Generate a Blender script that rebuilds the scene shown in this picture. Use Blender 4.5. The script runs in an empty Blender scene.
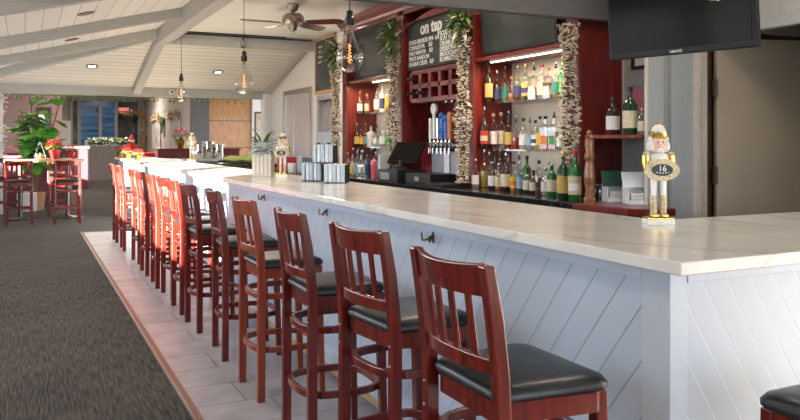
import bpy, math, random
from mathutils import Vector, Matrix
random.seed(7)
PI = math.pi
C = bpy.context.scene.collection
TH = math.atan(375/770); S_, C_ = math.sin(TH), math.cos(TH)
F = 770.0; H = 1.40; PY = 141.0

# where a sight line of the photograph meets a vertical plane of the room
def atX(px, X):
    k = (px-400)/F
    return X*(C_-k*S_)/(S_+k*C_)
def atY(px, Y):
    k = (px-400)/F
    return Y*(S_+k*C_)/(C_-k*S_)

# ------------------------------------------------------------------ materials
MATS = {}
def nm(name):
    m = bpy.data.materials.new(name); m.use_nodes = True
    nt = m.node_tree; nt.nodes.clear()
    out = nt.nodes.new('ShaderNodeOutputMaterial')
    b = nt.nodes.new('ShaderNodeBsdfPrincipled')
    nt.links.new(b.outputs[0], out.inputs[0])
    MATS[name] = m
    return m, nt, b, out
def simple(name, col, rough=.5, metal=0, var=.08, scale=20, bump=0, bscale=80, coat=0, trans=0, emit=None, es=0, spec=None, aniso=None):
    m, nt, b, out = nm(name)
    tc = nt.nodes.new('ShaderNodeTexCoord')
    mp = nt.nodes.new('ShaderNodeMapping'); nt.links.new(tc.outputs['Object'], mp.inputs[0])
    if aniso: mp.inputs['Scale'].default_value = aniso
    n = nt.nodes.new('ShaderNodeTexNoise'); n.inputs['Scale'].default_value = scale; n.inputs['Detail'].default_value = 4
    nt.links.new(mp.outputs[0], n.inputs['Vector'])
    r = nt.nodes.new('ShaderNodeValToRGB')
    lo = [max(0, c*(1-var)) for c in col]; hi = [min(1, c*(1+var)) for c in col]
    r.color_ramp.elements[0].position = .3; r.color_ramp.elements[1].position = .7
    r.color_ramp.elements[0].color = (*lo, 1); r.color_ramp.elements[1].color = (*hi, 1)
    nt.links.new(n.outputs['Fac'], r.inputs[0]); nt.links.new(r.outputs[0], b.inputs['Base Color'])
    b.inputs['Roughness'].default_value = rough; b.inputs['Metallic'].default_value = metal
    b.inputs['Coat Weight'].default_value = coat; b.inputs['Coat Roughness'].default_value = .08
    b.inputs['Transmission Weight'].default_value = trans
    if spec is not None: b.inputs['Specular IOR Level'].default_value = spec
    if emit: b.inputs['Emission Color'].default_value = (*emit, 1); b.inputs['Emission Strength'].default_value = es
    if bump:
        n2 = nt.nodes.new('ShaderNodeTexNoise'); n2.inputs['Scale'].default_value = bscale; n2.inputs['Detail'].default_value = 3
        nt.links.new(mp.outputs[0], n2.inputs['Vector'])
        bp = nt.nodes.new('ShaderNodeBump'); bp.inputs['Strength'].default_value = bump; bp.inputs['Distance'].default_value = .01
        nt.links.new(n2.outputs['Fac'], bp.inputs['Height']); nt.links.new(bp.outputs[0], b.inputs['Normal'])
    return m
def math_n(nt, op, a, b_=None, c=None):
    n = nt.nodes.new('ShaderNodeMath'); n.operation = op
    for i, v in enumerate((a, b_, c)):
        if v is None: continue
        if isinstance(v, (int, float)): n.inputs[i].default_value = v
        else: nt.links.new(v, n.inputs[i])
    return n.outputs[0]
def boards(name, col, line, coef, pitch, width=.04, rough=.45, var=.04, bump=.5):
    """painted boards: joints where coef.(x,y,z)/pitch is whole"""
    m, nt, b, out = nm(name)
    tc = nt.nodes.new('ShaderNodeTexCoord'); sp = nt.nodes.new('ShaderNodeSeparateXYZ')
    nt.links.new(tc.outputs['Object'], sp.inputs[0])
    s = 0.0
    for i in range(3):
        if coef[i]: s = math_n(nt, 'ADD', math_n(nt, 'MULTIPLY', sp.outputs[i], coef[i]/pitch), s)
    fr = math_n(nt, 'FRACT', s); bid = math_n(nt, 'FLOOR', s)
    d = math_n(nt, 'ABSOLUTE', math_n(nt, 'SUBTRACT', fr, .5))
    msk = nt.nodes.new('ShaderNodeMapRange'); nt.links.new(d, msk.inputs[0])
    msk.inputs[1].default_value = .5-width; msk.inputs[2].default_value = .5-width*.3
    wn = nt.nodes.new('ShaderNodeTexWhiteNoise'); wn.noise_dimensions = '1D'; nt.links.new(bid, wn.inputs['W'])
    n = nt.nodes.new('ShaderNodeTexNoise'); n.inputs['Scale'].default_value = 6; nt.links.new(tc.outputs['Object'], n.inputs['Vector'])
    v = math_n(nt, 'ADD', math_n(nt, 'MULTIPLY', wn.outputs[0], var), math_n(nt, 'MULTIPLY', n.outputs['Fac'], var))
    v = math_n(nt, 'ADD', v, 1-var)
    mx = nt.nodes.new('ShaderNodeMix'); mx.data_type = 'RGBA'; mx.blend_type = 'MULTIPLY'; mx.inputs[0].default_value = 1
    mx.inputs[6].default_value = (*col, 1)
    cb = nt.nodes.new('ShaderNodeCombineColor')
    for i in range(3): nt.links.new(v, cb.inputs[i])
    nt.links.new(cb.outputs[0], mx.inputs[7])
    m2 = nt.nodes.new('ShaderNodeMix'); m2.data_type = 'RGBA'
    nt.links.new(msk.outputs[0], m2.inputs[0]); nt.links.new(mx.outputs[2], m2.inputs[6]); m2.inputs[7].default_value = (*line, 1)
    nt.links.new(m2.outputs[2], b.inputs['Base Color']); b.inputs['Roughness'].default_value = rough
    bp = nt.nodes.new('ShaderNodeBump'); bp.invert = True; bp.inputs['Strength'].default_value = bump; bp.inputs['Distance'].default_value = .006
    nt.links.new(msk.outputs[0], bp.inputs['Height']); nt.links.new(bp.outputs[0], b.inputs['Normal'])
    return m
def thin_glass(name, tint=(1, 1, 1), refl=.35, rough=.02):
    m = bpy.data.materials.new(name); m.use_nodes = True; nt = m.node_tree; nt.nodes.clear()
    out = nt.nodes.new('ShaderNodeOutputMaterial'); t = nt.nodes.new('ShaderNodeBsdfTransparent'); g = nt.nodes.new('ShaderNodeBsdfGlossy')
    t.inputs[0].default_value = (*tint, 1); g.inputs['Roughness'].default_value = rough
    lw = nt.nodes.new('ShaderNodeLayerWeight'); lw.inputs[0].default_value = refl
    n = nt.nodes.new('ShaderNodeTexNoise'); n.inputs['Scale'].default_value = 3
    mm = math_n(nt, 'MULTIPLY', lw.outputs['Facing'], math_n(nt, 'ADD', math_n(nt, 'MULTIPLY', n.outputs['Fac'], .2), .8))
    mm = math_n(nt, 'ADD', mm, .05)
    mx = nt.nodes.new('ShaderNodeMixShader'); nt.links.new(mm, mx.inputs[0]); nt.links.new(t.outputs[0], mx.inputs[1]); nt.links.new(g.outputs[0], mx.inputs[2])
    nt.links.new(mx.outputs[0], out.inputs[0]); MATS[name] = m
    return m

def wood(name, col, dark, rough=.3, scale=(3, 3, 30), coat=.4):
    m, nt, b, out = nm(name)
    tc = nt.nodes.new('ShaderNodeTexCoord'); mp = nt.nodes.new('ShaderNodeMapping'); mp.inputs['Scale'].default_value = scale
    nt.links.new(tc.outputs['Object'], mp.inputs[0])
    n = nt.nodes.new('ShaderNodeTexNoise'); n.inputs['Scale'].default_value = 2.5; n.inputs['Detail'].default_value = 6; n.inputs['Distortion'].default_value = .6
    nt.links.new(mp.outputs[0], n.inputs['Vector'])
    r = nt.nodes.new('ShaderNodeValToRGB'); r.color_ramp.elements[0].position = .35; r.color_ramp.elements[1].position = .68
    r.color_ramp.elements[0].color = (*dark, 1); r.color_ramp.elements[1].color = (*col, 1)
    nt.links.new(n.outputs['Fac'], r.inputs[0]); nt.links.new(r.outputs[0], b.inputs['Base Color'])
    b.inputs['Roughness'].default_value = rough; b.inputs['Coat Weight'].default_value = coat; b.inputs['Coat Roughness'].default_value = .12
    return m

def marble():
    m, nt, b, out = nm('marble')
    tc = nt.nodes.new('ShaderNodeTexCoord')
    mp = nt.nodes.new('ShaderNodeMapping'); mp.inputs['Rotation'].default_value = (0, 0, .5); mp.inputs['Scale'].default_value = (.9, .35, 1); nt.links.new(tc.outputs['Object'], mp.inputs[0])
    n = nt.nodes.new('ShaderNodeTexNoise'); n.inputs['Scale'].default_value = 1.7; n.inputs['Detail'].default_value = 5; n.inputs['Distortion'].default_value = .9
    nt.links.new(mp.outputs[0], n.inputs['Vector'])
    d = math_n(nt, 'ABSOLUTE', math_n(nt, 'SUBTRACT', n.outputs['Fac'], .5))
    mr = nt.nodes.new('ShaderNodeMapRange'); nt.links.new(d, mr.inputs[0]); mr.inputs[1].default_value = 0; mr.inputs[2].default_value = .018; mr.inputs[3].default_value = .45; mr.inputs[4].default_value = 0
    n2 = nt.nodes.new('ShaderNodeTexNoise'); n2.inputs['Scale'].default_value = 4; n2.inputs['Detail'].default_value = 6; nt.links.new(tc.outputs['Object'], n2.inputs['Vector'])
    r = nt.nodes.new('ShaderNodeValToRGB'); r.color_ramp.elements[0].position = .3; r.color_ramp.elements[1].position = .7
    r.color_ramp.elements[0].color = (.62, .61, .575, 1); r.color_ramp.elements[1].color = (.73, .72, .685, 1); nt.links.new(n2.outputs['Fac'], r.inputs[0])
    mx = nt.nodes.new('ShaderNodeMix'); mx.data_type = 'RGBA'; nt.links.new(mr.outputs[0], mx.inputs[0]); nt.links.new(r.outputs[0], mx.inputs[6]); mx.inputs[7].default_value = (.34, .33, .32, 1)
    nt.links.new(mx.outputs[2], b.inputs['Base Color']); b.inputs['Roughness'].default_value = .16
marble()

def tiles():
    m, nt, b, out = nm('tiles')
    tc = nt.nodes.new('ShaderNodeTexCoord')
    br = nt.nodes.new('ShaderNodeTexBrick'); nt.links.new(tc.outputs['Object'], br.inputs['Vector'])
    br.offset = .22; br.inputs['Scale'].default_value = 1; br.inputs['Brick Width'].default_value = .60; br.inputs['Row Height'].default_value = .34
    br.inputs['Mortar Size'].default_value = .004; br.inputs['Color1'].default_value = (.29, .28, .295, 1); br.inputs['Color2'].default_value = (.37, .355, .37, 1); br.inputs['Mortar'].default_value = (.13, .115, .105, 1)
    n = nt.nodes.new('ShaderNodeTexNoise'); n.inputs['Scale'].default_value = 5; n.inputs['Detail'].default_value = 8; nt.links.new(tc.outputs['Object'], n.inputs['Vector'])
    mx = nt.nodes.new('ShaderNodeMix'); mx.data_type = 'RGBA'; mx.blend_type = 'MULTIPLY'; mx.inputs[0].default_value = 1
    r = nt.nodes.new('ShaderNodeValToRGB'); r.color_ramp.elements[0].position = .3; r.color_ramp.elements[1].position = .65
    r.color_ramp.elements[0].color = (.72, .70, .70, 1); r.color_ramp.elements[1].color = (1, 1, 1, 1); nt.links.new(n.outputs['Fac'], r.inputs[0])
    nt.links.new(br.outputs['Color'], mx.inputs[6]); nt.links.new(r.outputs[0], mx.inputs[7]); nt.links.new(mx.outputs[2], b.inputs['Base Color'])
    b.inputs['Roughness'].default_value = .38
    bp = nt.nodes.new('ShaderNodeBump'); bp.invert = True; bp.inputs['Strength'].default_value = .4; bp.inputs['Distance'].default_value = .004
    nt.links.new(br.outputs['Fac'], bp.inputs['Height']); nt.links.new(bp.outputs[0], b.inputs['Normal'])
tiles()

def carpet():
    m, nt, b, out = nm('carpet')
    tc = nt.nodes.new('ShaderNodeTexCoord'); mp = nt.nodes.new('ShaderNodeMapping'); mp.inputs['Scale'].default_value = (90, 6, 1); nt.links.new(tc.outputs['Object'], mp.inputs[0])
    n = nt.nodes.new('ShaderNodeTexNoise'); n.inputs['Scale'].default_value = 1; n.inputs['Detail'].default_value = 3; nt.links.new(mp.outputs[0], n.inputs['Vector'])
    n2 = nt.nodes.new('ShaderNodeTexNoise'); n2.inputs['Scale'].default_value = 130; n2.inputs['Detail'].default_value = 2; nt.links.new(tc.outputs['Object'], n2.inputs['Vector'])
    n3 = nt.nodes.new('ShaderNodeTexNoise'); n3.inputs['Scale'].default_value = 1.2; nt.links.new(tc.outputs['Object'], n3.inputs['Vector'])
    s = math_n(nt, 'ADD', math_n(nt, 'MULTIPLY', n.outputs['Fac'], .45), math_n(nt, 'MULTIPLY', n2.outputs['Fac'], .45))
    s = math_n(nt, 'ADD', s, math_n(nt, 'MULTIPLY', n3.outputs['Fac'], .1))
    r = nt.nodes.new('ShaderNodeValToRGB'); r.color_ramp.elements[0].position = .38; r.color_ramp.elements[1].position = .62
    r.color_ramp.elements[0].color = (.010, .009, .008, 1); r.color_ramp.elements[1].color = (.095, .086, .077, 1); nt.links.new(s, r.inputs[0])
    nt.links.new(r.outputs[0], b.inputs['Base Color']); b.inputs['Roughness'].default_value = .95; b.inputs['Specular IOR Level'].default_value = .15
    bp = nt.nodes.new('ShaderNodeBump'); bp.inputs['Strength'].default_value = .6; bp.inputs['Distance'].default_value = .006
    nt.links.new(s, bp.inputs['Height']); nt.links.new(bp.outputs[0], b.inputs['Normal'])
carpet()

wood('cherry', (.155, .0100, .0048), (.080, .0052, .0030), .26, (14, 14, 1.2), .3)
wood('orange_wood', (.27, .042, .012), (.16, .022, .007), .28, (14, 14, 1.2), .3)
wood('red_cabinet', (.20, .014, .008), (.10, .007, .005), .32, (9, 9, 1.2), .3)
wood('turned_wood', (.30, .12, .04), (.17, .06, .02), .32)
wood('oak', (.55, .34, .15), (.40, .23, .09), .4, (3, 20, 20))
wood('panel_tan', (.50, .25, .085), (.37, .17, .05), .5, (8, 8, 2))
wood('grey_beam', (.47, .46, .44), (.40, .395, .375), .6, (3, 30, 30), 0)
wood('dark_beam', (.12, .12, .125), (.09, .09, .095), .6, (4, 40, 40), 0)
wood('fan_blade', (.16, .03, .025), (.09, .015, .012), .4, (4, 4, 4))
wood('brown_jamb', (.09, .035, .018), (.05, .02, .01), .5)
simple('vinyl', (.006, .008, .013), .36, var=.3, bump=.10, bscale=40, spec=.32)
simple('plaster', (.72, .70, .67), .8, bump=.15, bscale=60)
simple('ceiling_white', (.84, .80, .75), .85, var=.03, scale=3)
simple('grey_wall', (.36, .36, .36), .85, bump=.15, bscale=60)
simple('far_grey', (.42, .39, .37), .85)
simple('mauve', (.30, .20, .21), .8)
simple('burgundy', (.10, .008, .022), .6)
simple('cream_trim', (.60, .55, .47), .5)
simple('white_paint', (.78, .78, .77), .4, var=.03)
simple('grey_paint', (.30, .30, .31), .5)
simple('door_beige', (.42, .35, .26), .6, var=.05, scale=4)
simple('linen_grey', (.36, .39, .40), .8, var=.06, scale=60, aniso=(1, 1, .12))
simple('textured_plaster', (.40, .40, .40), .9, bump=.7, bscale=70)
simple('door_steel', (.78, .77, .74), .22, .55, var=.04, scale=8)
simple('steel', (.62, .61, .58), .24, 1, var=.06, scale=12, aniso=(1, 1, .1))
simple('chrome', (.8, .8, .8), .1, 1)
simple('pewter', (.40, .36, .31), .35, 1)
simple('bronze', (.13, .09, .06), .35, 1)
simple('black_metal', (.015, .015, .016), .4)
simple('black_plastic', (.010, .011, .013), .4, spec=.3)
simple('screen', (.006, .006, .006), .16, spec=.12, var=.02)
simple('tv_glass', (.025, .03, .03), .12, spec=.4, var=.02)
simple('stone_black', (.02, .02, .022), .12, var=.4)
simple('chalkboard', (.05, .055, .055), .7, var=.25, scale=6)
simple('chalk', (.85, .85, .82), .9)
simple('white_ceramic', (.85, .84, .8), .3)
simple('paper', (.75, .76, .77), .8, var=.03)
simple('pink_paper', (.60, .18, .28), .8)
simple('green_card', (.03, .12, .08), .5)
simple('gold', (.62, .43, .12), .25, 1, var=.2, scale=60)
simple('gold_glitter', (.66, .57, .40), .45, .7, var=.5, scale=180, bump=.8, bscale=200)
simple('skin_paint', (.78, .50, .40), .5)
simple('red_paint', (.45, .03, .04), .5)
simple('hair_white', (.82, .80, .76), .95, bump=.8, bscale=120)
simple('black_paint', (.015, .018, .02), .5)
simple('leaf', (.13, .38, .05), .38, var=.4, scale=9, spec=.6)
simple('leaf_light', (.24, .42, .08), .38, var=.3, scale=9)
simple('pine', (.09, .17, .035), .7, var=.4, scale=30)
simple('frost_leaf', (.72, .77, .80), .7, var=.3, scale=30)
simple('stem_brown', (.12, .08, .04), .8)
simple('poinsettia_red', (.62, .015, .02), .5, var=.3, scale=30)
simple('silver_leaf', (.62, .54, .42), .42, .45, var=.5, scale=90)
simple('cream_berry', (.72, .62, .48), .5, var=.2)
simple('gold_leaf', (.30, .22, .11), .6, .2, var=.5, scale=90)
simple('dark_sprig', (.10, .07, .04), .7, var=.3)
simple('stripe_white', (.72, .76, .79), .3)
simple('napkin_blue', (.46, .55, .62), .35)
simple('cap_black', (.012, .012, .014), .4)
simple('cap_red', (.5, .015, .02), .4)
simple('cap_wood', (.50, .33, .16), .6)
simple('cap_gold', (.55, .36, .10), .3, .8)
simple('cap_silver', (.6, .6, .6), .25, .9)
simple('yellow_green_cloth', (.42, .48, .14), .8)
simple('red_cloth', (.45, .02, .03), .8)
simple('blue_tap', (.02, .12, .45), .4)
simple('orange_tap', (.45, .12, .03), .4)
simple('tan_box', (.30, .14, .06), .7)
simple('window_blue', (.06, .18, .42), .12, var=.7, scale=3, aniso=(.3, 1, 2.5))
simple('dark_glass', (.05, .055, .06), .1, var=.4, scale=2)
simple('mirror_art', (.50, .50, .50), .3, var=.5, scale=4)
simple('art_beige', (.50, .42, .33), .7, var=.3, scale=9)
simple('exit_red', (.8, .05, .03), .5, emit=(1, .08, .05), es=1.0)
simple('exit_face', (.8, .55, .5), .5, emit=(1, .55, .5), es=.35)
simple('filament', (1, .4, .1), .5, emit=(1, .33, .08), es=6)
simple('lamp_glow', (1, .9, .75), .5, emit=(1, .82, .6), es=9)
simple('strip_glow', (1, .8, .6), .5, emit=(1, .78, .55), es=7)
simple('unlit_bulb', (.35, .16, .10), .35)
simple('tiny_light', (.7, .62, .5), .4)
simple('backsplash', (.60, .56, .50), .5, var=.05, scale=3)
simple('blue_grey_panel', (.30, .34, .38), .5)
simple('mat_tile_trim', (.17, .07, .045), .5)
simple('silver_edge', (.26, .22, .20), .4, .6)
boards('bar_boards_side', (.46, .54, .65), (.29, .34, .41), (0, 1, .77), .13, .035, .4, .05)
boards('bar_boards_end', (.45, .51, .61), (.78, .83, .86), (1, 0, .60), .10, .022, .4, .05)
boards('ceiling_boards_along', (.82, .77, .72), (.30, .28, .27), (1, 0, 0), .17, .025, .7, .06)
boards('ceiling_boards_across', (.78, .73, .66), (.50, .46, .40), (0, 1, 0), .15, .09, .7, .1)
simple('bar_paint', (.50, .56, .65), .4, var=.03)
thin_glass('bulb_glass', (.95, .94, .92), .3)
thin_glass('clear_glass', (.93, .96, .95), .25)
thin_glass('window_glass', (.97, .98, 1), .1)
thin_glass('green_glass', (.12, .42, .16), .3)
LIQ = {}
def liquid(key, col, rough=.12, trans=.45):
    simple('liquid_'+key, col, rough, var=.1, coat=.5, trans=trans); LIQ[key] = MATS['liquid_'+key]
liquid('amber', (.62, .22, .03)); liquid('dark', (.03, .012, .008), trans=0); liquid('green', (.015, .17, .03), trans=.3)
liquid('clear', (.72, .78, .78), trans=.7); liquid('red', (.50, .04, .02)); liquid('brown', (.20, .06, .015)); liquid('gold', (.75, .50, .10))
liquid('olive', (.16, .18, .03)); liquid('white', (.72, .74, .74), .3, 0); liquid('pink', (.7, .12, .15), .3, 0); liquid('navy', (.02, .05, .12), .3, 0); liquid('darkgreen', (.008, .05, .02), trans=.1)
LAB = {}
for k_, c_ in dict(cream=(.72, .64, .46), white=(.80, .80, .80), gold=(.60, .42, .12), navy=(.035, .04, .15), teal=(.03, .20, .17), yellow=(.75, .48, .03), red=(.55, .04, .03), black=(.02, .02, .02), green=(.05, .35, .10), beige=(.62, .48, .30), orange=(.7, .2, .03), blue=(.25, .42, .62)).items():
    simple('label_'+k_, tuple(q*.8 for q in c_), .6, var=.3, scale=90); LAB[k_] = MATS['label_'+k_]

# ------------------------------------------------------------------ mesh helpers
class MB:
    def __init__(s): s.v = []; s.f = []
    def add(s, vs, fs, M=None):
        o = len(s.v)
        s.v += [(M @ Vector(p)) if M else Vector(p) for p in vs]; s.f += [[i+o for i in f] for f in fs]; return s
    def box(s, x0, x1, y0, y1, z0, z1, M=None):
        v = [(x, y, z) for z in (z0, z1) for y in (y0, y1) for x in (x0, x1)]
        return s.add(v, [(0, 2, 3, 1), (4, 5, 7, 6), (0, 1, 5, 4), (2, 6, 7, 3), (0, 4, 6, 2), (1, 3, 7, 5)], M)
    def lathe(s, prof, n=16, M=None, c=(0, 0, 0), a0=0, a1=2*PI):
        full = abs(a1-a0-2*PI) < 1e-6; m = n if full else n+1
        v = []; f = []
        for r, z in prof:
            for i in range(m):
                a = a0+(a1-a0)*i/n
                v.append((c[0]+r*math.cos(a), c[1]+r*math.sin(a), c[2]+z))
        for j in range(len(prof)-1):
            for i in range(n):
                i2 = (i+1) % m
                f.append((j*m+i, j*m+i2, (j+1)*m+i2, (j+1)*m+i))
        if full:
            if prof[0][0] > 1e-5: f.append(tuple(reversed(range(m))))
            if prof[-1][0] > 1e-5: f.append(tuple(range((len(prof)-1)*m, len(prof)*m)))
        return s.add(v, f, M)
    def tube(s, pts, r, n=8, closed=False, M=None, flat=None):
        pts = [Vector(p) for p in pts]; k = len(pts); v = []; f = []
        for j, p in enumerate(pts):
            a = pts[(j-1) % k] if (closed or j) else p; b = pts[(j+1) % k] if (closed or j < k-1) else p
            t = (b-a).normalized(); up = Vector((0, 0, 1)) if abs(t.z) < .95 else Vector((1, 0, 0))
            u = t.cross(up).normalized(); w = u.cross(t).normalized()
            rr = r[j] if isinstance(r, (list, tuple)) else r
            for i in range(n):
                q = 2*PI*(i+.5)/n
                if flat: cx, cy = (flat[0] if math.cos(q) > 0 else -flat[0]), (flat[1] if math.sin(q) > 0 else -flat[1])
                else: cx, cy = rr*math.cos(q), rr*math.sin(q)
                v.append(p+u*cx+w*cy)
        for j in range(k if closed else k-1):
            for i in range(n):
                f.append((j*n+i, j*n+(i+1) % n, ((j+1) % k)*n+(i+1) % n, ((j+1) % k)*n+i))
        if not closed: f.append(tuple(reversed(range(n)))); f.append(tuple(range((k-1)*n, k*n)))
        return s.add(v, f, M)
    def prism(s, poly, z0, z1, M=None):
        n = len(poly); v = [(x, y, z0) for x, y in poly]+[(x, y, z1) for x, y in poly]
        f = [tuple(reversed(range(n))), tuple(range(n, 2*n))]+[(i, (i+1) % n, n+(i+1) % n, n+i) for i in range(n)]
        return s.add(v, f, M)
    def ball(s, c, r, n=10, m=6, sc=(1, 1, 1)):
        prof = [(max(1e-4, math.sin(PI*j/m))*r, -math.cos(PI*j/m)*r) for j in range(m+1)]
        return s.lathe(prof, n, Matrix.Translation(c) @ Matrix.Diagonal((*sc, 1)))
    def leaf(s, p, d, L, W, up=Vector((0, 0, 1)), bend=.2, th=.0015):
        d = Vector(d).normalized(); u = d.cross(up)
        u = u.normalized() if u.length > 1e-3 else Vector((1, 0, 0)); w = u.cross(d).normalized(); p = Vector(p)
        R = []
        for t, wd in ((0, .12), (.28, .75), (.6, 1), (.85, .6), (1, .05)):
            c = p+d*L*t-w*bend*L*t*t; R.append((c-u*W*wd/2, c-w*W*.12*wd, c+u*W*wd/2))
        v = [q for r in R for q in r]+[q-w*th for r in R for q in r]; f = []; o = 15
        for j in range(4):
            for i in range(2):
                a = j*3+i; f += [(a, a+1, a+4, a+3), (o+a, o+a+3, o+a+4, o+a+1)]
        for j in range(4): f += [(j*3, j*3+3, o+j*3+3, o+j*3), (j*3+2, o+j*3+2, o+j*3+5, j*3+5)]
        return s.add(v, f)
    def chip(s, p, r, th):
        a = random.random()*6.28; b = random.uniform(-1.2, 1.2); M = Matrix.Translation(p) @ Matrix.Rotation(a, 4, 'Z') @ Matrix.Rotation(b, 4, 'X')
        return s.add([(-r, 0, 0), (0, -r*.42, th), (r, 0, 0), (0, r*.42, th), (0, 0, -th), (0, 0, th*2)],
                     [(0, 1, 5), (1, 2, 5), (2, 3, 5), (3, 0, 5), (1, 0, 4), (2, 1, 4), (3, 2, 4), (0, 3, 4)], M)
    def build(s, name, mat, parent=None, bevel=0, smooth=False, loc=None, rz=0, seg=2):
        me = bpy.data.meshes.new(name); me.from_pydata([tuple(p) for p in s.v], [], s.f); me.update()
        me.materials.append(MATS[mat] if isinstance(mat, str) else mat)
        o = bpy.data.objects.new(name, me); C.objects.link(o)
        if parent: o.parent = parent
        if loc is not None: o.location = loc
        if rz: o.rotation_euler.z = rz
        if smooth:
            me.polygons.foreach_set('use_smooth', [True]*len(me.polygons)); me.update()
            try: me.set_sharp_from_angle(angle=R(40))
            except Exception: pass
        if bevel:
            b = o.modifiers.new('bevel', 'BEVEL'); b.width = bevel; b.segments = seg; b.limit_method = 'ANGLE'
        return o
def R(a): return a*PI/180
def tag(o, label=None, cat=None, group=None, kind=None):
    if label: o['label'] = label
    if cat: o['category'] = cat
    if group: o['group'] = group
    if kind: o['kind'] = kind
    return o
def thing(name, label, cat, loc=(0, 0, 0), rz=0, group=None):
    o = bpy.data.objects.new(name, None); o.empty_display_size = .05; C.objects.link(o)
    o.location = loc; o.rotation_euler.z = rz
    return tag(o, label, cat, group)
def struct(mb, name, mat, bevel=0, label=None, parent=None):
    o = mb.build(name, mat, parent, bevel)
    if not parent: o['kind'] = 'structure'
    if label: o['label'] = label
    return o
def dup(root, loc, rz, label=None, group=None):
    r = root.copy(); C.objects.link(r); r.location = loc; r.rotation_euler = (0, 0, rz)
    if label: r['label'] = label
    if group: r['group'] = group
    for ch in list(root.children):
        c = ch.copy(); C.objects.link(c); c.parent = r
        for g in ch.children:
            d = g.copy(); C.objects.link(d); d.parent = c
    return r
def text(s, size, mat, parent, M, name='lettering', depth=.0015, align='LEFT', bold=0):
    cu = bpy.data.curves.new(name, 'FONT'); cu.body = s; cu.size = size; cu.extrude = depth; cu.align_x = align; cu.offset = bold
    t = bpy.data.objects.new(name+'_curve', cu); C.objects.link(t); bpy.context.view_layer.update()
    me = bpy.data.meshes.new_from_object(t.evaluated_get(bpy.context.evaluated_depsgraph_get()))
    bpy.data.objects.remove(t); bpy.data.curves.remove(cu)
    me.materials.clear(); me.materials.append(MATS[mat]); me.transform(M)
    o = bpy.data.objects.new(name, me); C.objects.link(o); o.parent = parent
    return o
def basis(o, ex, ey):
    ex = Vector(ex).normalized(); ey = Vector(ey).normalized(); ez = ex.cross(ey)
    M = Matrix.Identity(4)
    for i, e in enumerate((ex, ey, ez, Vector(o))):
        for j in range(3): M[j][i] = e[j]
    return M

# ================================================================== THE SETTING
ZC = 3.06
def zl(x): return 3.10-.245*(1.86-x)
m = MB().box(-1.7, 9, -3.2, 34, -.1, 0); struct(m, 'floor', 'carpet', label='dark grey streaked carpet floor')
m = MB().box(.80, 3.9, .2, 12.65, .0, .008); struct(m, 'trim_1', 'tiles', label='pale stone tile floor strip under the bar stools')
m = MB().box(.775, .80, .2, 12.65, 0, .016).box(.775, 1.66, 12.65, 12.68, 0, .016); struct(m, 'trim_2', 'mat_tile_trim', .003, label='reddish wood edging strip of the tiled floor')
m = MB().box(.757, .775, .2, 12.68, 0, .011); struct(m, 'trim_3', 'silver_edge', .002, label='metal edge between carpet and tile edging')
# left wall with a band of high windows
holes = [(2.35, 4.15), (4.45, 7.6), (7.9, 10.85), (12.3, 13.6), (15.6, 18.4), (18.9, 20.2)]
m = MB()
m.box(-1.65, -1.5, -3.2, 24.9, 0, 1.1).box(-1.65, -1.5, -3.2, 24.9, 2.2, 3.4)
ys = [-3.2]+[y for h in holes for y in h]+[24.9]
for a, b in zip(ys[0::2], ys[1::2]): m.box(-1.65, -1.5, a, b, 1.1, 2.2)
struct(m, 'wall_left', 'plaster')
for i, (a, b) in enumerate(holes):
    w = MB()
    w.box(-1.63, -1.47, a, b, 1.08, 1.12).box(-1.63, -1.52, a, b, 2.17, 2.2).box(-1.63, -1.52, a, a+.04, 1.12, 2.17).box(-1.63, -1.52, b-.04, b, 1.12, 2.17)
    o = struct(w, 'window_%d' % (i+1), 'white_paint', label='white framed window in the left wall')
# rear wall behind the camera
m = MB().box(-1.65, 9, -3.2, -3.05, 0, .5).box(-1.65, 9, -3.2, -3.05, 2.5, 3.4).box(-1.65, .6, -3.2, -3.05, .5, 2.5).box(4.0, 9, -3.2, -3.05, .5, 2.5)
struct(m, 'wall_back', 'plaster')
w = MB().box(.6, 4, -3.2, -3.0, .47, .52).box(.6, 4, -3.18, -3.07, 2.46, 2.5)
for x in (.6, 1.7, 2.8, 3.95): w.box(x, x+.05, -3.18, -3.07, .52, 2.46)
struct(w, 'window_7', 'white_paint')
# right side
m = MB().box(3.9, 4.3, 3.75, 9.05, 0, ZC); struct(m, 'wall_right', 'grey_wall', label='pale plaster wall behind the bar shelving')
m = MB().box(4.26, 4.4, 9.05, 10.95, 0, ZC).box(4.26, 4.4, 11.75, 12.03, 0, ZC).box(4.26, 4.4, 13.55, 14.5, 0, ZC).box(4.26, 4.4, 10.95, 11.75, 2.12, ZC).box(4.26, 4.4, 12.03, 13.55, 2.3, ZC)
struct(m, 'wall_right_far', 'plaster')
# return wall and pillar, doorway on the right
m = MB().box(3.5, 3.637, 3.65, 3.665, 0, ZC); struct(m, 'trim_4', 'linen_grey', .004, label='narrow grey pilaster at the end of the back bar')
m = MB().box(3.637, 3.70, 3.68, 3.70, 0, ZC); struct(m, 'trim_5', 'grey_paint', label='dark grey recess beside the pilaster')
m = MB().box(3.488, 3.5, 3.645, 3.665, 0, ZC); struct(m, 'trim_6', 'cream_trim')
m = MB().box(3.70, 3.885, 3.65, 3.75, 0, ZC); struct(m, 'wall_end', 'linen_grey', label='grey textured wall strip beside the door casing')
m = MB().box(3.885, 3.93, 3.615, 3.75, 0, 2.2).box(3.945, 3.99, 3.625, 3.75, 0, 2.2); struct(m, 'trim_7', 'cream_trim', .004, label='cream door casing boards')
m = MB().box(3.93, 3.945, 3.66, 3.75, 0, 2.2).box(3.99, 4.062, 3.66, 3.75, 0, 2.12); struct(m, 'trim_8', 'brown_jamb')
m = MB().box(4.07, 5.3, 3.61, 3.66, 2.075, 2.125); struct(m, 'trim_40', 'brown_jamb', label='brown wood strip above the open door')
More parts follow.
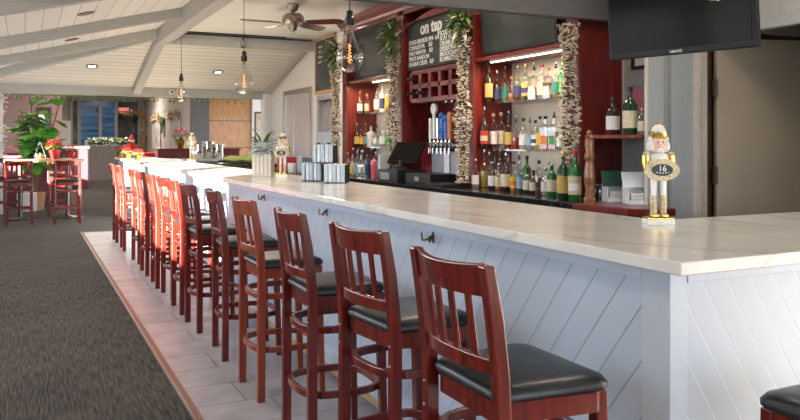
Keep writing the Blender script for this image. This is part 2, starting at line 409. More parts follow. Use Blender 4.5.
m = MB().box(4.07, 5.3, 3.61, 3.66, 2.125, 2.25); struct(m, 'trim_41', 'cream_trim')
m = MB().box(3.99, 5.4, 3.66, 3.75, 2.12, ZC).box(5.1, 5.4, 3.66, 3.75, 0, 2.12); struct(m, 'wall_front', 'grey_wall')
m = MB().box(5.4, 5.5, -3.2, 9.0, 0, ZC+.1); struct(m, 'wall_side_room', 'plaster')
m = MB().box(4.062, 5.1, 3.72, 3.80, 0, 2.12); struct(m, 'wall_closet', 'brown_jamb', label='dark brown wood behind the open door')
m = MB().box(4.05, 4.15, -3.2, 3.6, 2.17, ZC).box(4.05, 4.15, -3.2, 2.6, 0, 2.17); struct(m, 'wall_right_near', 'textured_plaster', label='rough grey plaster above the doorway')
m = MB().box(4.0, 4.06, 2.5, 3.60, 2.075, 2.135).box(4.02, 4.06, 2.5, 3.60, 2.135, 2.175); struct(m, 'trim_9', 'linen_grey', .006, label='pale head moulding over the doorway')
door = thing('door', 'plain beige door standing open beside the grey wall strip', 'door', (4.075, 3.64, 0), math.atan2(-.30, .954))
door['kind'] = 'structure'; door.name = 'door_1'
MB().box(.0, .84, -.02, .02, .01, 2.07).build('door_leaf', 'door_beige', door, .003)
for z in (.35, 1.12, 1.69):
    h = MB().box(-.035, .0, -.034, -.02, z, z+.11)
    h.lathe([(.008, z-.005), (.008, z+.115)], 8, c=(-.012, -.036, 0)); h.build('hinge', 'bronze', door)
# ceilings
m = MB()
m.add([(-1.6, -3.2, zl(-1.6)), (1.86, -3.2, zl(1.86)), (1.86, 14.6, zl(1.86)), (-1.6, 14.6, zl(-1.6)), (-1.6, -3.2, zl(-1.6)+.1), (1.86, -3.2, zl(1.86)+.1), (1.86, 14.6, zl(1.86)+.1), (-1.6, 14.6, zl(-1.6)+.1)],
      [(0, 3, 2, 1), (4, 5, 6, 7), (0, 1, 5, 4), (1, 2, 6, 5), (2, 3, 7, 6), (3, 0, 4, 7)])
struct(m, 'ceiling', 'ceiling_boards_along', label='sloping white plank ceiling left of the ridge beam')
m = MB().box(1.8, 5.4, -3.2, 12.02, ZC, ZC+.1); struct(m, 'ceiling_right', 'ceiling_white')
z2 = 3.06-.276*2.6
m = MB(); m.add([(-1.6, 12, 3.06), (4.4, 12, 3.06), (4.4, 14.6, z2), (-1.6, 14.6, z2), (-1.6, 12, 3.2), (4.4, 12, 3.2), (4.4, 14.6, z2+.14), (-1.6, 14.6, z2+.14)],
      [(0, 3, 2, 1), (4, 5, 6, 7), (0, 1, 5, 4), (1, 2, 6, 5), (2, 3, 7, 6), (3, 0, 4, 7)])
struct(m, 'ceiling_end', 'ceiling_boards_across', label='plank slope closing the end of the vaulted ceiling')
m = MB().box(-1.65, 9, 14.65, 34, 3.4, 3.5); struct(m, 'ceiling_far', 'ceiling_white')
m = MB().box(-1.6, 6.5, 14.5, 14.65, 2.205, 2.375); struct(m, 'trim_10', 'grey_beam', .004, label='long grey header beam across the room')
m = MB().box(-1.65, 9, 14.56, 14.65, 2.375, 3.45); struct(m, 'wall_over_header', 'plaster')
# beams
m = MB().box(1.78, 1.95, -3, 12.05, 2.86, 3.12); struct(m, 'trim_11', 'grey_beam', .004, label='grey ridge beam running down the room')
k_ = 12
for y in (-1.2, 1.65, 4.5, 7.4, 9.96, 12.0):
    v = []
    for x in (-1.6, 1.80):
        for yy in (y-.06, y+.06):
            v += [(x, yy, zl(x)-.125), (x, yy, zl(x)+.02)]
    m = MB().add(v, [(0, 1, 3, 2), (4, 6, 7, 5), (0, 4, 5, 1), (2, 3, 7, 6), (1, 5, 7, 3), (0, 2, 6, 4)])
    struct(m, 'trim_%d' % k_, 'grey_beam', label='grey rafter on the sloping plank ceiling'); k_ += 1
def beam(p, q, w, h, name, mat='grey_beam', label=None):
    p = Vector(p); q = Vector(q); t = (q-p).normalized(); u = t.cross(Vector((0, 0, 1))).normalized()*w/2; d = Vector((0, 0, -h)); v = []
    for e in (p, q): v += [e-u, e+u, e+u+d, e-u+d]
    return struct(MB().add(v, [(0, 1, 2, 3), (7, 6, 5, 4), (0, 4, 5, 1), (1, 5, 6, 2), (2, 6, 7, 3), (3, 7, 4, 0)]), name, mat, label=label)
yh = 12+(3.06-zl(-1.5))/.276
beam((1.82, 12, 3.07), (-1.5, yh, zl(-1.5)+.01), .12, .13, 'trim_%d' % k_, label='grey hip beam at the far left of the vault'); k_ += 1
beam((1.86, 11.95, 3.06), (1.80, 14.5, 2.37), .13, .13, 'trim_%d' % k_, label='grey rafter falling to the header beam'); k_ += 1
beam((4.17, 12, 3.06), (4.20, 14.5, 2.37), .10, .10, 'trim_%d' % k_, label='grey rafter along the wall of the end slope'); k_ += 1
m = MB().box(1.90, 4.26, 11.93, 12.07, 2.87, 3.07); struct(m, 'trim_%d' % k_, 'grey_beam', .004, label='grey tie beam carrying the track light'); k_ += 1
m = MB().box(-.5, 3.9, 4.20, 4.28, 2.24, 2.62); struct(m, 'trim_%d' % k_, 'dark_beam', .004, label='dark grey cross beam over the bar'); k_ += 1
# stainless double door and open doorway in the far right wall
d2 = thing('door_2', 'stainless steel double door in the white wall', 'door', (4.26, 12.03, 0)); d2['kind'] = 'structure'
MB().box(-.03, .02, 0, .07, 0, 2.3).box(-.03, .02, 1.45, 1.52, 0, 2.3).box(-.03, .02, .07, 1.45, 2.22, 2.3).build('door_frame', 'steel', d2, .003)
MB().box(.0, .04, .075, .99, .01, 2.22).build('door_leaf', 'door_steel', d2, .003); MB().box(.0, .04, 1.01, 1.445, .01, 2.22).build('door_leaf', 'door_steel', d2, .003)
MB().box(-.025, .0, 1.0, 1.03, 1.0, 1.3).build('door_handle', 'chrome', d2)
d3 = thing('door_3', 'grey framed open doorway under the small chalkboard', 'door', (4.26, 10.95, 0)); d3['kind'] = 'structure'
MB().box(-.03, .14, 0, .06, 0, 2.12).box(-.03, .14, .72, .80, 0, 2.12).box(-.03, .14, .06, .72, 2.05, 2.12).build('door_frame', 'grey_paint', d3, .003)
m = MB().box(5.3, 5.4, 9, 14.5, 0, ZC); struct(m, 'wall_kitchen', 'plaster')
m = MB().box(4.3, 5.4, 9, 14.5, ZC, ZC+.1); struct(m, 'ceiling_kitchen', 'ceiling_white')
# post at the end of the header beam
m = MB().box(4.12, 4.26, 14.38, 14.62, 0, 2.3); struct(m, 'trim_%d' % k_, 'white_paint', .004, label='white post under the header beam'); k_ += 1
# far dining room
FY = 33.0
m = MB().box(-1.7, 5.0, FY, FY+.15, 0, 3.4); struct(m, 'wall_far', 'far_grey')
m = MB().box(4.4, 4.55, 22.6, FY, 0, 3.4).box(4.38, 4.4, 22.6, FY, 2.42, 2.55); struct(m, 'wall_far_right', 'far_grey')
m = MB().box(4.27, 4.76, 22.3, 22.6, 0, 3.4); struct(m, 'trim_%d' % k_, 'dark_beam', label='wide dark grey column of the dining room'); k_ += 1
m = MB().box(4.76, 6.05, 22.5, 22.6, 0, 3.4); struct(m, 'wall_panelled', 'panel_tan', label='tan wood panelled wall beyond the bar')
for z in (.9, 1.75, 2.45): pass
m = MB().box(6.05, 6.25, 22.4, 22.6, 0, 3.4); struct(m, 'trim_%d' % k_, 'white_paint'); k_ += 1
m = MB().box(6.25, 9, 22.5, 22.6, 0, 3.4); struct(m, 'wall_far_end', 'plaster')
for z in (1.20, 1.98):
    m = MB().box(4.76, 6.05, 22.485, 22.505, z, z+.02); struct(m, 'trim_%d' % k_, 'brown_jamb', label='joint strip of the tan panelling'); k_ += 1
m = MB().box(-1.6, .99, 25, 33.0, 1.05, 3.4); struct(m, 'wall_mauve', 'mauve', label='mauve upper wall behind the fig plant')
m = MB().box(-1.6, 1.01, 24.97, 33.0, 0, 1.05); struct(m, 'wall_wainscot', 'burgundy')
m = MB().box(1.30, 1.62, 32.8, 33.0, 0, 2.2); struct(m, 'trim_%d' % k_, 'white_paint'); k_ += 1
# far window
fw = thing('window_8', 'dark framed window showing blue outside, strung with tiny lights', 'window', (0, FY, 0)); fw['kind'] = 'structure'
xa, xb = atY(71, FY), atY(139, FY)
z0w, z1w = 1.2, 3.05
f = MB()
for x in (xa, atY(79, FY), atY(100, FY), atY(116, FY), xb): f.box(x-.06, x+.06, -.1, 0, z0w, z1w)
f.box(xa-.06, xb+.06, -.1, 0, z1w-.06, z1w+.06).box(xa-.06, xb+.06, -.12, 0, z0w-.06, z0w+.06); f.build('window_frame', 'grey_paint', fw)
MB().box(atY(79, FY), atY(116, FY), -.04, -.02, z0w, z1w).build('window_pane', 'window_blue', fw)
MB().box(xa, atY(79, FY), -.04, -.02, z0w, z1w).box(atY(116, FY), xb, -.04, -.02, z0w, z1w).build('window_pane', 'dark_glass', fw)

# ================================================================== BAR
bar = thing('bar_counter', 'long L-shaped bar with white diagonal boarding and a marble top', 'bar', (0, 0, 0))
XE, YE = 6.5, 16.4
m = MB().prism([(1.6, 1.545), (XE, 1.545), (XE, 2.416), (2.38, 2.416), (2.38, 14.2), (4.1, 14.2), (4.1, 15.1), (2.38, 15.1), (2.38, YE), (1.6, YE)], 1.032, 1.07)
m.build('countertop', 'marble', bar, .004)
MB().box(1.68, 1.74, 1.77, YE-.05, .14, .985).build('side_panel', 'bar_boards_side', bar)
MB().box(1.70, XE-.05, 1.66, 1.72, .14, .985).build('end_panel', 'bar_boards_end', bar)
MB().box(1.672, 1.74, 1.655, 1.77, 0, 1.032).build('corner_post', 'bar_paint', bar, .003)
MB().box(1.672, 1.74, 1.77, YE-.05, .985, 1.032).box(1.74, XE-.05, 1.652, 1.72, .985, 1.032).build('top_rail', 'bar_paint', bar, .002)
MB().box(1.655, 1.74, 1.77, YE-.05, 0, .14).box(1.74, XE-.05, 1.635, 1.72, 0, .14).build('baseboard', 'bar_paint', bar, .004)
MB().box(1.63, 1.655, 1.7, YE-.05, .03, .05).build('toe_moulding', 'oak', bar, .002)
MB().box(2.24, 2.30, 2.34, YE-.3, 0, 1.032).box(2.30, XE-.05, 2.28, 2.34, 0, 1.032).build('inner_panel', 'black_paint', bar)
MB().box(2.3, 4.05, 14.3, 15.0, 0, 1.032).build('wing_base', 'bar_paint', bar)
# purse hooks
hk = None
for i, y in enumerate((3.10, 4.48, 5.86, 7.24)):
    lab = 'dark metal double purse hook under the counter, %s' % ('nearest to the camera', 'second from the camera', 'third from the camera', 'fourth from the camera')[i]
    if hk is None:
        hk = thing('purse_hook', lab, 'hook', (1.68, y, .96), 0, 'purse hooks under the counter')
        MB().box(-.004, 0, -.007, .007, -.026, .03).build('mounting_plate', 'bronze', hk, .001)
        for s in (-1, 1):
            MB().tube([(-.004, 0, .01), (-.03, s*.012, -.012), (-.04, s*.035, -.015), (-.035, s*.05, .01), (-.034, s*.052, .02)], .0045, 8).build('hook_arm', 'bronze', hk, smooth=True)
    else: dup(hk, (1.68, y, .96), 0, lab)

# ================================================================== STOOLS
def arc(y0, y1, x, bulge, z, n=10):
    return [(x-bulge*(1-((2*i/n)-1)**2), y0+(y1-y0)*i/n, z) for i in range(n+1)]
def make_stool(mat, loc, rz, label, group):
    t = thing('bar_stool', label, 'bar stool', loc, rz, group)
    # cushion
    def outline(ins, n=5):
        x0, x1, yb, yf = -.175+ins, .19-ins, .19-ins, .215-ins; r = .05; pts = []
        for cx, cy, a0 in ((x1-r, yf-r, 0), (x0+r, yb-r, 90), (x0+r, -yb+r, 180), (x1-r, -yf+r, 270)):
            for i in range(n+1):
                a = R(a0+90*i/n); pts.append((cx+r*math.cos(a), cy+r*math.sin(a)))
        return pts
    v = []; f = []; lv = [(0.012, .705), (0, .715), (0, .728), (.010, .742), (.035, .750), (.09, .754)]
    for ins, z in lv: v += [(x, y, z) for x, y in outline(ins)]
    n = 24
    for j in range(len(lv)-1):
        for i in range(n): f.append((j*n+i, j*n+(i+1) % n, (j+1)*n+(i+1) % n, (j+1)*n+i))
    f.append(tuple(reversed(range(n)))); f.append(tuple(range((len(lv)-1)*n, len(lv)*n)))
    MB().add(v, f).build('seat_cushion', 'vinyl', t, smooth=True)
    v = []; f = []
    for ins, z in ((.012, .65), (.012, .705)): v += [(x, y, z) for x, y in outline(ins)]
    for i in range(n): f.append((i, (i+1) % n, n+(i+1) % n, n+i))
    f.append(tuple(reversed(range(n)))); f.append(tuple(range(n, 2*n)))
    MB().add(v, f).build('seat_frame', mat, t, smooth=True)
    for s in (-1, 1):
        pts = [(-.170, 0), (-.168, .30), (-.166, .66), (-.172, .78), (-.190, .93), (-.215, 1.075)]
        v = []; f = []; wy = .017
        for i, (x, z) in enumerate(pts):
            hx = .021 if z < 1.0 else .017
            v += [(x-hx, s*.195-wy, z), (x+hx, s*.195-wy, z), (x+hx, s*.195+wy, z), (x-hx, s*.195+wy, z)]
        for j in range(len(pts)-1):
            for i in range(4): f.append((j*4+i, j*4+(i+1) % 4, j*4+4+(i+1) % 4, j*4+4+i))
        f.append((3, 2, 1, 0)); e = (len(pts)-1)*4; f.append((e, e+1, e+2, e+3))
        MB().add(v, f).build('back_leg', mat, t, .005)
        for z in (.60, .67): MB().ball((-.188, s*.195, z), .0042, 8, 4).build('screw_cap', 'pewter', t, smooth=True)
    for s in (-1, 1):
        MB().add([(x+dx*h, s*(y+dy*h), z) for z, x, y, h in ((0, .178, .188, .016), (.705, .158, .178, .020)) for dx, dy in ((-1, -1), (1, -1), (1, 1), (-1, 1))],
                 [(3, 2, 1, 0), (4, 5, 6, 7), (0, 1, 5, 4), (1, 2, 6, 5), (2, 3, 7, 6), (3, 0, 4, 7)] if s > 0 else [(0, 1, 2, 3), (7, 6, 5, 4), (4, 5, 1, 0), (5, 6, 2, 1), (6, 7, 3, 2), (7, 4, 0, 3)]).build('front_leg', mat, t, .004)
    # curved back rails
    def rail(z0, z1, xz0, xz1, bulge, th, scoop):
        v = []; f = []; k = 12
        for i in range(k+1):
            u = 2*i/k-1; y = .178*u; bb = bulge*(1-u*u); sc = scoop*(1-u*u)
            v += [(xz0-bb-th, y, z0), (xz0-bb+th, y, z0), (xz1-bb+th, y, z1-sc), (xz1-bb-th, y, z1-sc)]
        for j in range(k):
            for i in range(4): f.append((j*4+i, j*4+4+i, j*4+4+(i+1) % 4, j*4+(i+1) % 4))
        f.append((0, 1, 2, 3)); f.append((k*4+3, k*4+2, k*4+1, k*4))
        return MB().add(v, f)
    rail(.990, 1.078, -.199, -.214, .038, .011, .008).build('top_rail', mat, t, .004)
    rail(.785, .825, -.173, -.176, .03, .011, -.004).build('lower_rail', mat, t, .003)
    for u in (-.62, -.21, .21, .62):
        y = .178*u; bb = .032*(1-u*u)
        MB().add([(x-bb+dx*.006, y+dy*.0125, z) for z, x in ((.815, -.175), (.90, -.187), (1.0, -.200)) for dx, dy in ((-1, -1), (1, -1), (1, 1), (-1, 1))],
                 [(3, 2, 1, 0), (8, 9, 10, 11)]+[(j*4+i, j*4+(i+1) % 4, j*4+4+(i+1) % 4, j*4+4+i) for j in (0, 1) for i in range(4)]).build('slat', mat, t, .003)
    for z, r in ((.555, .205), (.27, .215)):
        k = 32; v = []; f = []
        for i in range(k):
            a = 2*PI*i/k; ca, sa = math.cos(a), math.sin(a); e = 1/((abs(ca)**3.2+abs(sa)**3.2)**(1/3.2))
            for dr, dz in ((-.012, -.016), (.010, -.016), (.010, .016), (-.012, .016)): v.append(((r*e*.87+dr)*ca, (r*e*.92+dr)*sa, z+dz))
        for j in range(k):
            for i in range(4): f.append((j*4+i, j*4+(i+1) % 4, ((j+1) % k)*4+(i+1) % 4, ((j+1) % k)*4+i))
        MB().add(v, f).build('footrest_ring', mat, t, .004)
    return t
SY = [1.86, 2.655, 3.385, 4.21, 5.05, 5.85, 6.50, 7.12, 7.72, 8.45, 9.30, 10.45, 11.35]
NTH = ['nearest the camera', 'second from the near end', 'third from the near end', 'fourth from the near end', 'fifth from the near end', 'sixth from the near end', 'seventh from the near end', 'eighth from the near end', 'ninth from the near end', 'tenth from the near end', 'third from the far end', 'second from the far end', 'last at the far end']
G = 'bar stools lined up along the bar'
st = None
for i, y in enumerate(SY):
    x = 1.30+(.02 if i % 3 == 1 else 0)+(-.03 if i == 0 else 0); rz = [0, .09, -.02, .0, -.06, .03, 0, .05, -.03, 0, .04, -.02, 0][i]
    lab = 'cherry red slatted stool along the bar, '+NTH[i]
    if i == 3:
        make_stool('orange_wood', (x, y, .008), rz, 'orange-brown slatted bar stool with black seat, the lighter one in the bar row', G); continue
    if st is None: st = make_stool('cherry', (x, y, .008), rz, lab, G)
    else: dup(st, (x, y, .008), rz, lab)
dup(st, (1.925, 1.22, 0), R(90), 'cherry red bar stool with black seat facing the short end panel at right', 'single stool at the bar end')
G2 = 'stools at the high table by the plant'
for i, (px, y, rz, l) in enumerate([(19, 14.45, R(90), 'left one in front of the high table'), (67, 14.3, R(90), 'right one in front of the high table'), (10, 15.95, R(-90), 'behind the left end of the high table'), (60, 15.9, R(-90), 'behind the right end of the high table')]):
    dup(st, (atY(px, y), y, 0), rz, 'dark red slatted stool '+l, G2)

# ================================================================== HIGH TABLE, PLANT, BOOTH
tx0, tx1 = atY(4, 15.2), atY(83, 15.2)
t = thing('high_table', 'long wooden topped high table on black pedestals at the left', 'table', ((tx0+tx1)/2, 15.25, 0))
hw = (tx1-tx0)/2
MB().box(-hw, hw, -.32, .32, 1.03, 1.075).build('table_top', 'oak', t, .005)
for s in (-.55, .55):
    MB().lathe([(.24, 0), (.24, .02), (.05, .05), (.04, .1), (.04, 1.0), (.12, 1.03)], 16, c=(s*hw*1.1, 0, 0)).build('pedestal', 'black_metal', t, smooth=True)
o = thing('booth_partition', 'dark burgundy half wall behind the high table', 'half wall', (0, 0, 0))
MB().box(atY(-30, 17.6), atY(66, 17.6), 17.9, 18.1, .2, 1.10).build('panel', 'burgundy', o, .01)
MB().box(atY(-30, 17.6), atY(66, 17.6), 17.92, 18.1, 0, .2).build('plinth', 'black_paint', o)
m = MB().box(-.18, .18, -.12, .12, 0, .36); tag(m.build('storage_box', 'paper', None, .01, loc=(atY(27, 17.1), 17.1, 0)), 'pale box on the carpet under the high table', 'box')
# fiddle leaf fig
fig = thing('fiddle_leaf_fig', 'large leafy green fig plant behind the high table', 'plant', (atY(35, 17.2), 17.25, 1.07))
fig.location.z = 0
MB().lathe([(.16, 0), (.2, .35), (.19, .36), (.17, .33)], 18).build('pot', 'tan_box', fig, smooth=True)
stm = MB(); lf = MB(); ll = MB()
for k in range(13):
    a = k*2.4; r = random.uniform(.05, .5); top = Vector((math.cos(a)*r*1.05, math.sin(a)*r*.5, random.uniform(1.35, 2.15)))
    stm.tube([(0, 0, .3), (top.x*.3, top.y*.3, .9), top], .012, 6)
    for j in range(9):
        q = j/8; p = Vector((top.x*(.3+.7*q), top.y*(.3+.7*q), .95+(top.z-.95)*q)); b = a+j*2.1
        d = Vector((math.cos(b), math.sin(b)*.6, random.uniform(-.35, .8)))
        (ll if (random.random() < .25 and q > .6) else lf).leaf(p, d, random.uniform(.28, .42), random.uniform(.24, .34), bend=.35, th=.003)
stm.build('stem', 'stem_brown', fig, smooth=True); lf.build('foliage', 'leaf', fig, smooth=True); ll.build('young_foliage', 'leaf_light', fig, smooth=True)
# garland helper
def garland(mb, x, y, z0, z1, r, n, size=.022, mb2=None):
    for i in range(n):
        z = z0+(z1-z0)*random.random(); a = random.random()*2*PI; w = r*(.85+.25*math.sin(z*9+x*5))*(.55+.45*random.random())
        (mb2 if (mb2 and random.random() < .4) else mb).chip((x+w*math.cos(a), y+w*math.sin(a), z), size*random.uniform(.7, 1.3), size*.28)
p = thing('garlanded_post', 'white post wrapped in a frosted garland at the far left edge', 'post', (-.47, 16.6, 0))
MB().box(-.09, .09, -.09, .09, 0, 3.4).build('post', 'white_paint', p, .005)
g1 = MB(); g2 = MB(); garland(g1, 0, 0, .8, 2.5, .2, 260, .05, g2); g1.build('garland', 'frost_leaf', p); tag(g2.build('berries', 'cream_berry', p), kind='stuff')
# on the table
def poinsettia(x, y, z, s, label, wrap='gold', rz=0, group=None):
    t = thing('poinsettia', label, 'flower', (x, y, z), rz, group)
    MB().lathe([(.05*s, 0), (.065*s, .06*s), (.085*s, .13*s), (.07*s, .13*s), (.05*s, .11*s)], 14).build('pot', wrap, t, smooth=True)
    a = MB(); b = MB()
    for k in range(34):
        q = k*2.4; r = .11*s*math.sqrt((k+1)/34); p = Vector((r*.7*math.cos(q), r*.7*math.sin(q), .17*s+.09*s*(1-k/34)))
        (a if k < 26 else b).leaf(p, (math.cos(q), math.sin(q), .8-.9*k/34), .075*s, .055*s, bend=.35)
    st_ = MB()
    for k in range(5): st_.tube([(0, 0, .1*s), (.06*s*math.cos(k*1.25), .06*s*math.sin(k*1.25), .21*s)], .004*s, 5)
    st_.build('stem', 'stem_brown', t); a.build('petals', 'poinsettia_red', t, smooth=True); b.build('leaves', 'leaf', t, smooth=True)
    return t
poinsettia(1.67, 13.25, 1.07, .72, 'red poinsettia in gold foil pot, rightmost of three at the far counter end', 'gold', 0, 'poinsettias at the far counter end')
poinsettia(1.68, 14.75, 1.07, .78, 'red poinsettia in gold foil pot, middle of three at the far counter end', 'gold', .4, 'poinsettias at the far counter end')
poinsettia(1.70, 16.2, 1.07, .85, 'red poinsettia in gold foil pot, leftmost of three at the far counter end', 'gold', .9, 'poinsettias at the far counter end')
t = thing('rear_sideboard', 'dark rail sideboard behind the far end of the bar', 'sideboard', (3.5, 17.6, 0))
MB().box(-.9, .9, -.2, .2, 0, 1.20).build('body', 'cherry', t, .005); MB().box(-.93, .93, -.23, .23, 1.20, 1.235).build('sideboard_top', 'cherry', t, .005)
poinsettia(atY(181, 17.6), 17.6, 1.235, 1.55, 'large red poinsettia in gold foil pot on the rear sideboard')
poinsettia(atY(55, 15.35), 15.35, 1.075, 1.25, 'red poinsettia centrepiece on the high table', 'cap_red')
poinsettia(atY(72, 15.4), 15.4, 1.075, .9, 'smaller red flower arrangement at the right of the high table', 'cap_red', 1)
m = MB().lathe([(0.001, 0), (.07, .002), (.13, .018), (.135, .022), (.07, .008), (.001, .006)], 24); tag(m.build('plate', 'white_ceramic', None, smooth=True, loc=(atY(65, 15.03), 15.03, 1.075)), 'white plate on the high table by the right stool', 'plate')
t = thing('condiment_caddy', 'wire caddy with shakers on the high table below the fig plant', 'caddy', (atY(40, 15.2), 15.2, 1.075))
m = MB().tube([(-.09, 0, .01), (-.09, 0, .05), (-.01, 0, .3), (.01, 0, .3), (.09, 0, .05), (.09, 0, .01)], .004, 6)
m.tube([(.09*math.cos(a*PI/8), .06*math.sin(a*PI/8), .01) for a in range(16)], .004, 6, True).tube([(.09*math.cos(a*PI/8), .06*math.sin(a*PI/8), .06) for a in range(16)], .004, 6, True)
m.build('wire_rack', 'chrome', t)
for x, y, k in ((-.05, -.02, 'chrome'), (0, .02, 'white_ceramic'), (.05, -.02, 'clear_glass'), (0, -.035, 'liquid_amber')):
    MB().lathe([(.018, 0), (.022, .01), (.02, .07), (.012, .085), (.014, .1), (.001, .104)], 12, c=(x, y, .005)).build('shaker', k, t, smooth=True)

# ================================================================== PENDANTS
def pendant(x, y, zb, s, label):
    t = thing('pendant_lamp', label, 'pendant lamp', (x, y, zb), 0, 'teardrop pendant lamps over the bar')
    h = .26*s; r = .0865*s
    prof = [(.001, 0), (.02*s, .002*s), (.045*s, .012*s), (.068*s, .034*s), (.083*s, .068*s), (.0865*s, .095*s), (.080*s, .13*s), (.062*s, .168*s), (.040*s, .205*s), (.025*s, .24*s), (.0185*s, .275*s), (.0175*s, .30*s)]
    MB().lathe(prof, 28).build('glass_bulb', 'bulb_glass', t, smooth=True)
    top = .30*s
    MB().lathe([(.026, top-.01), (.031, top), (.031, top+.04), (.022, top+.05), (.022, top+.085), (.006, top+.095)], 18).build('socket', 'black_metal', t, smooth=True)
    MB().lathe([(.017, top-.035), (.017, top-.008)], 12).build('lamp_cap', 'cap_gold', t, smooth=True)
    MB().tube([(0, 0, top+.09), (0, 0, (ZC if x > 1.86 else 2.86)-zb)], .0035, 6).build('cord', 'black_metal', t)
    MB().lathe([(.05, ZC-zb-.02), (.05, ZC-zb)], 16).build('canopy', 'black_metal', t)
    n = 56; MB().tube([((.009+.003*math.sin(i*.12))*s*math.cos(i*.62), (.009+.003*math.sin(i*.12))*s*math.sin(i*.62), .06*s+i*.0021*s) for i in range(n)], .0011*s, 5).build('filament', 'filament', t)
    MB().lathe([(.004, .06*s), (.004, top-.03)], 8).build('glass_stem', 'bulb_glass', t, smooth=True)
pendant(1.97, 1.754, 1.845, 1.0, 'clear teardrop pendant lamp nearest the camera, hanging before the television')
pendant(1.97, 4.82, 1.86, 1.10, 'large clear teardrop pendant bulb before the red back bar')
pendant(1.97, 7.61, 1.87, 1.12, 'clear teardrop pendant bulb hanging beside the ceiling fan')
pendant(1.97, 11.05, 1.95, 1.0, 'clear teardrop pendant bulb farthest down the bar')

# ================================================================== BACK BAR
bb = thing('back_bar', 'tall red wood back bar cabinet with three bays and dark counter', 'cabinet', (0, 0, 0))
XF, XB = 3.5, 3.88
PYs = [8.62, 7.11, 5.70, 4.30]
YMAX = {'l': 8.56, 'r': 5.64}
PZ = 2.8
for y in PYs:
    MB().box(XF, XB, y, y+.13, 1.0, PZ).build('upright', 'red_cabinet', bb, .004)
    MB().box(XF-.02, XF, y-.005, y+.135, 1.0, PZ-.1).build('pilaster', 'red_cabinet', bb, .004)
MB().box(XF, XB, 4.43, 8.62, 2.70, PZ).build('frieze', 'red_cabinet', bb, .004)
m = MB(); prof = [(0, 0), (-.02, 0), (-.03, .03), (-.07, .07), (-.085, .10), (-.085, .12), (0, .12)]
v = [(XF+x, 4.2, PZ-.06+z) for x, z in prof]+[(XF+x, 8.8, PZ-.06+z) for x, z in prof]; n = len(prof)
m.add(v, [tuple(range(n)), tuple(reversed(range(n, 2*n)))]+[(i, n+i, n+(i+1) % n, (i+1) % n) for i in range(n)])
m.box(XF, XB, 8.75, 8.83, PZ-.06, PZ+.06).build('crown_moulding', 'red_cabinet', bb)
MB().box(XB, XB+.02, 4.30, 8.75, 1.0, PZ).build('back_panel', 'backsplash', bb)
MB().box(XB-.02, XB, 6.62, 7.11, 1.0, 2.15).build('bay_panel', 'red_cabinet', bb)
MB().box(XB-.02, XB, 5.83, 6.62, 1.0, 2.15).build('bay_panel', 'blue_grey_panel', bb)
MB().box(XB-.04, XB, 5.83, 7.11, 2.15, 2.75).build('bay_panel', 'red_cabinet', bb)
MB().box(3.18, XB, 3.98, 9.3, .955, 1.0).build('counter', 'stone_black', bb, .006)
MB().box(3.17, 3.182, 3.98, 9.3, .93, .958).build('counter_edge', 'red_cabinet', bb, .004)
MB().box(3.26, XB, 3.98, 9.3, 0, .955).build('base_cabinet', 'red_cabinet', bb)
# curved end counter
m = MB().prism([(3.17, 3.98), (3.17, 3.62), (3.20, 3.50), (3.27, 3.42), (3.36, 3.385), (3.47, 3.385), (3.47, 3.6), (3.88, 3.78), (3.88, 3.98)], .955, 1.0); m.build('end_counter', 'red_cabinet', bb, .008)
m = MB().prism([(3.24, 3.98), (3.24, 3.64), (3.30, 3.5), (3.45, 3.46), (3.47, 3.6), (3.85, 3.78), (3.85, 3.98)], 0, .955); m.build('end_cabinet', 'red_cabinet', bb)
# arch and valances
def arch(y0, y1, zb, rise, name='arched_valance'):
    k = 14; v = []; f = []
    for i in range(k+1):
        u = i/k; y = y0+(y1-y0)*u; z = zb+rise*math.sin(PI*u)
        v += [(XF+.005, y, z), (XF+.005, y, 2.60), (XF+.03, y, 2.60), (XF+.03, y, z)]
    for j in range(k):
        for i in range(4): f.append((j*4+i, j*4+4+i, j*4+4+(i+1) % 4, j*4+(i+1) % 4))
    MB().add(v, f).build(name, 'red_cabinet', bb)
for a, b in ((7.24, 8.62), (4.43, 5.70)):
    MB().box(XF, XB, a, b, 2.08, 2.115).build('top_rail', 'red_cabinet', bb, .003)
arch(5.83, 7.11, 2.53, .13)
# LED strips
for k, (a, b) in enumerate(((4.45, 5.50), (7.3, 7.95))):
    t = thing('light_strip', ('slim glowing strip light over the right bottle bay', 'slim strip light over the left bottle bay')[k], 'strip light', (XF+.03, 0, 2.055))
    MB().box(-.012, .012, a, b, .01, .025).build('housing', 'cap_silver', t); MB().box(-.009, .009, a+.01, b-.01, .002, .01).build('diffuser', 'strip_glow', t)
# shelves (glass)
for bay, (a, b) in (('left', (7.245, 8.615)), ('right', (4.435, 5.695))):
    for lvl, z in (('lower', 1.33), ('upper', 1.73)):
        m = MB().box(3.60, 3.875, a, b, z-.012, z)
        tag(m.build('glass_shelf', 'clear_glass', None), '%s glass bottle shelf in the %s bay of the red cabinet' % (lvl, bay), 'shelf')
# televisions in the bays
for k, (a, b) in enumerate(((4.62, 5.66), (7.32, 8.56))):
    t = thing('television', ('dark television across the top of the right bottle bay', 'dark television across the top of the left bottle bay')[k], 'television', (XF+.05, (a+b)/2, 2.13), 0, 'televisions in the back bar')
    w = (b-a)/2; M = Matrix.Rotation(R(-4), 4, 'Y')
    MB().box(.0, .05, -w, w, 0, .60, M).build('casing', 'black_plastic', t, .006); MB().box(-.004, .002, -w+.02, w-.02, .03, .58, M).build('screen', 'tv_glass', t)
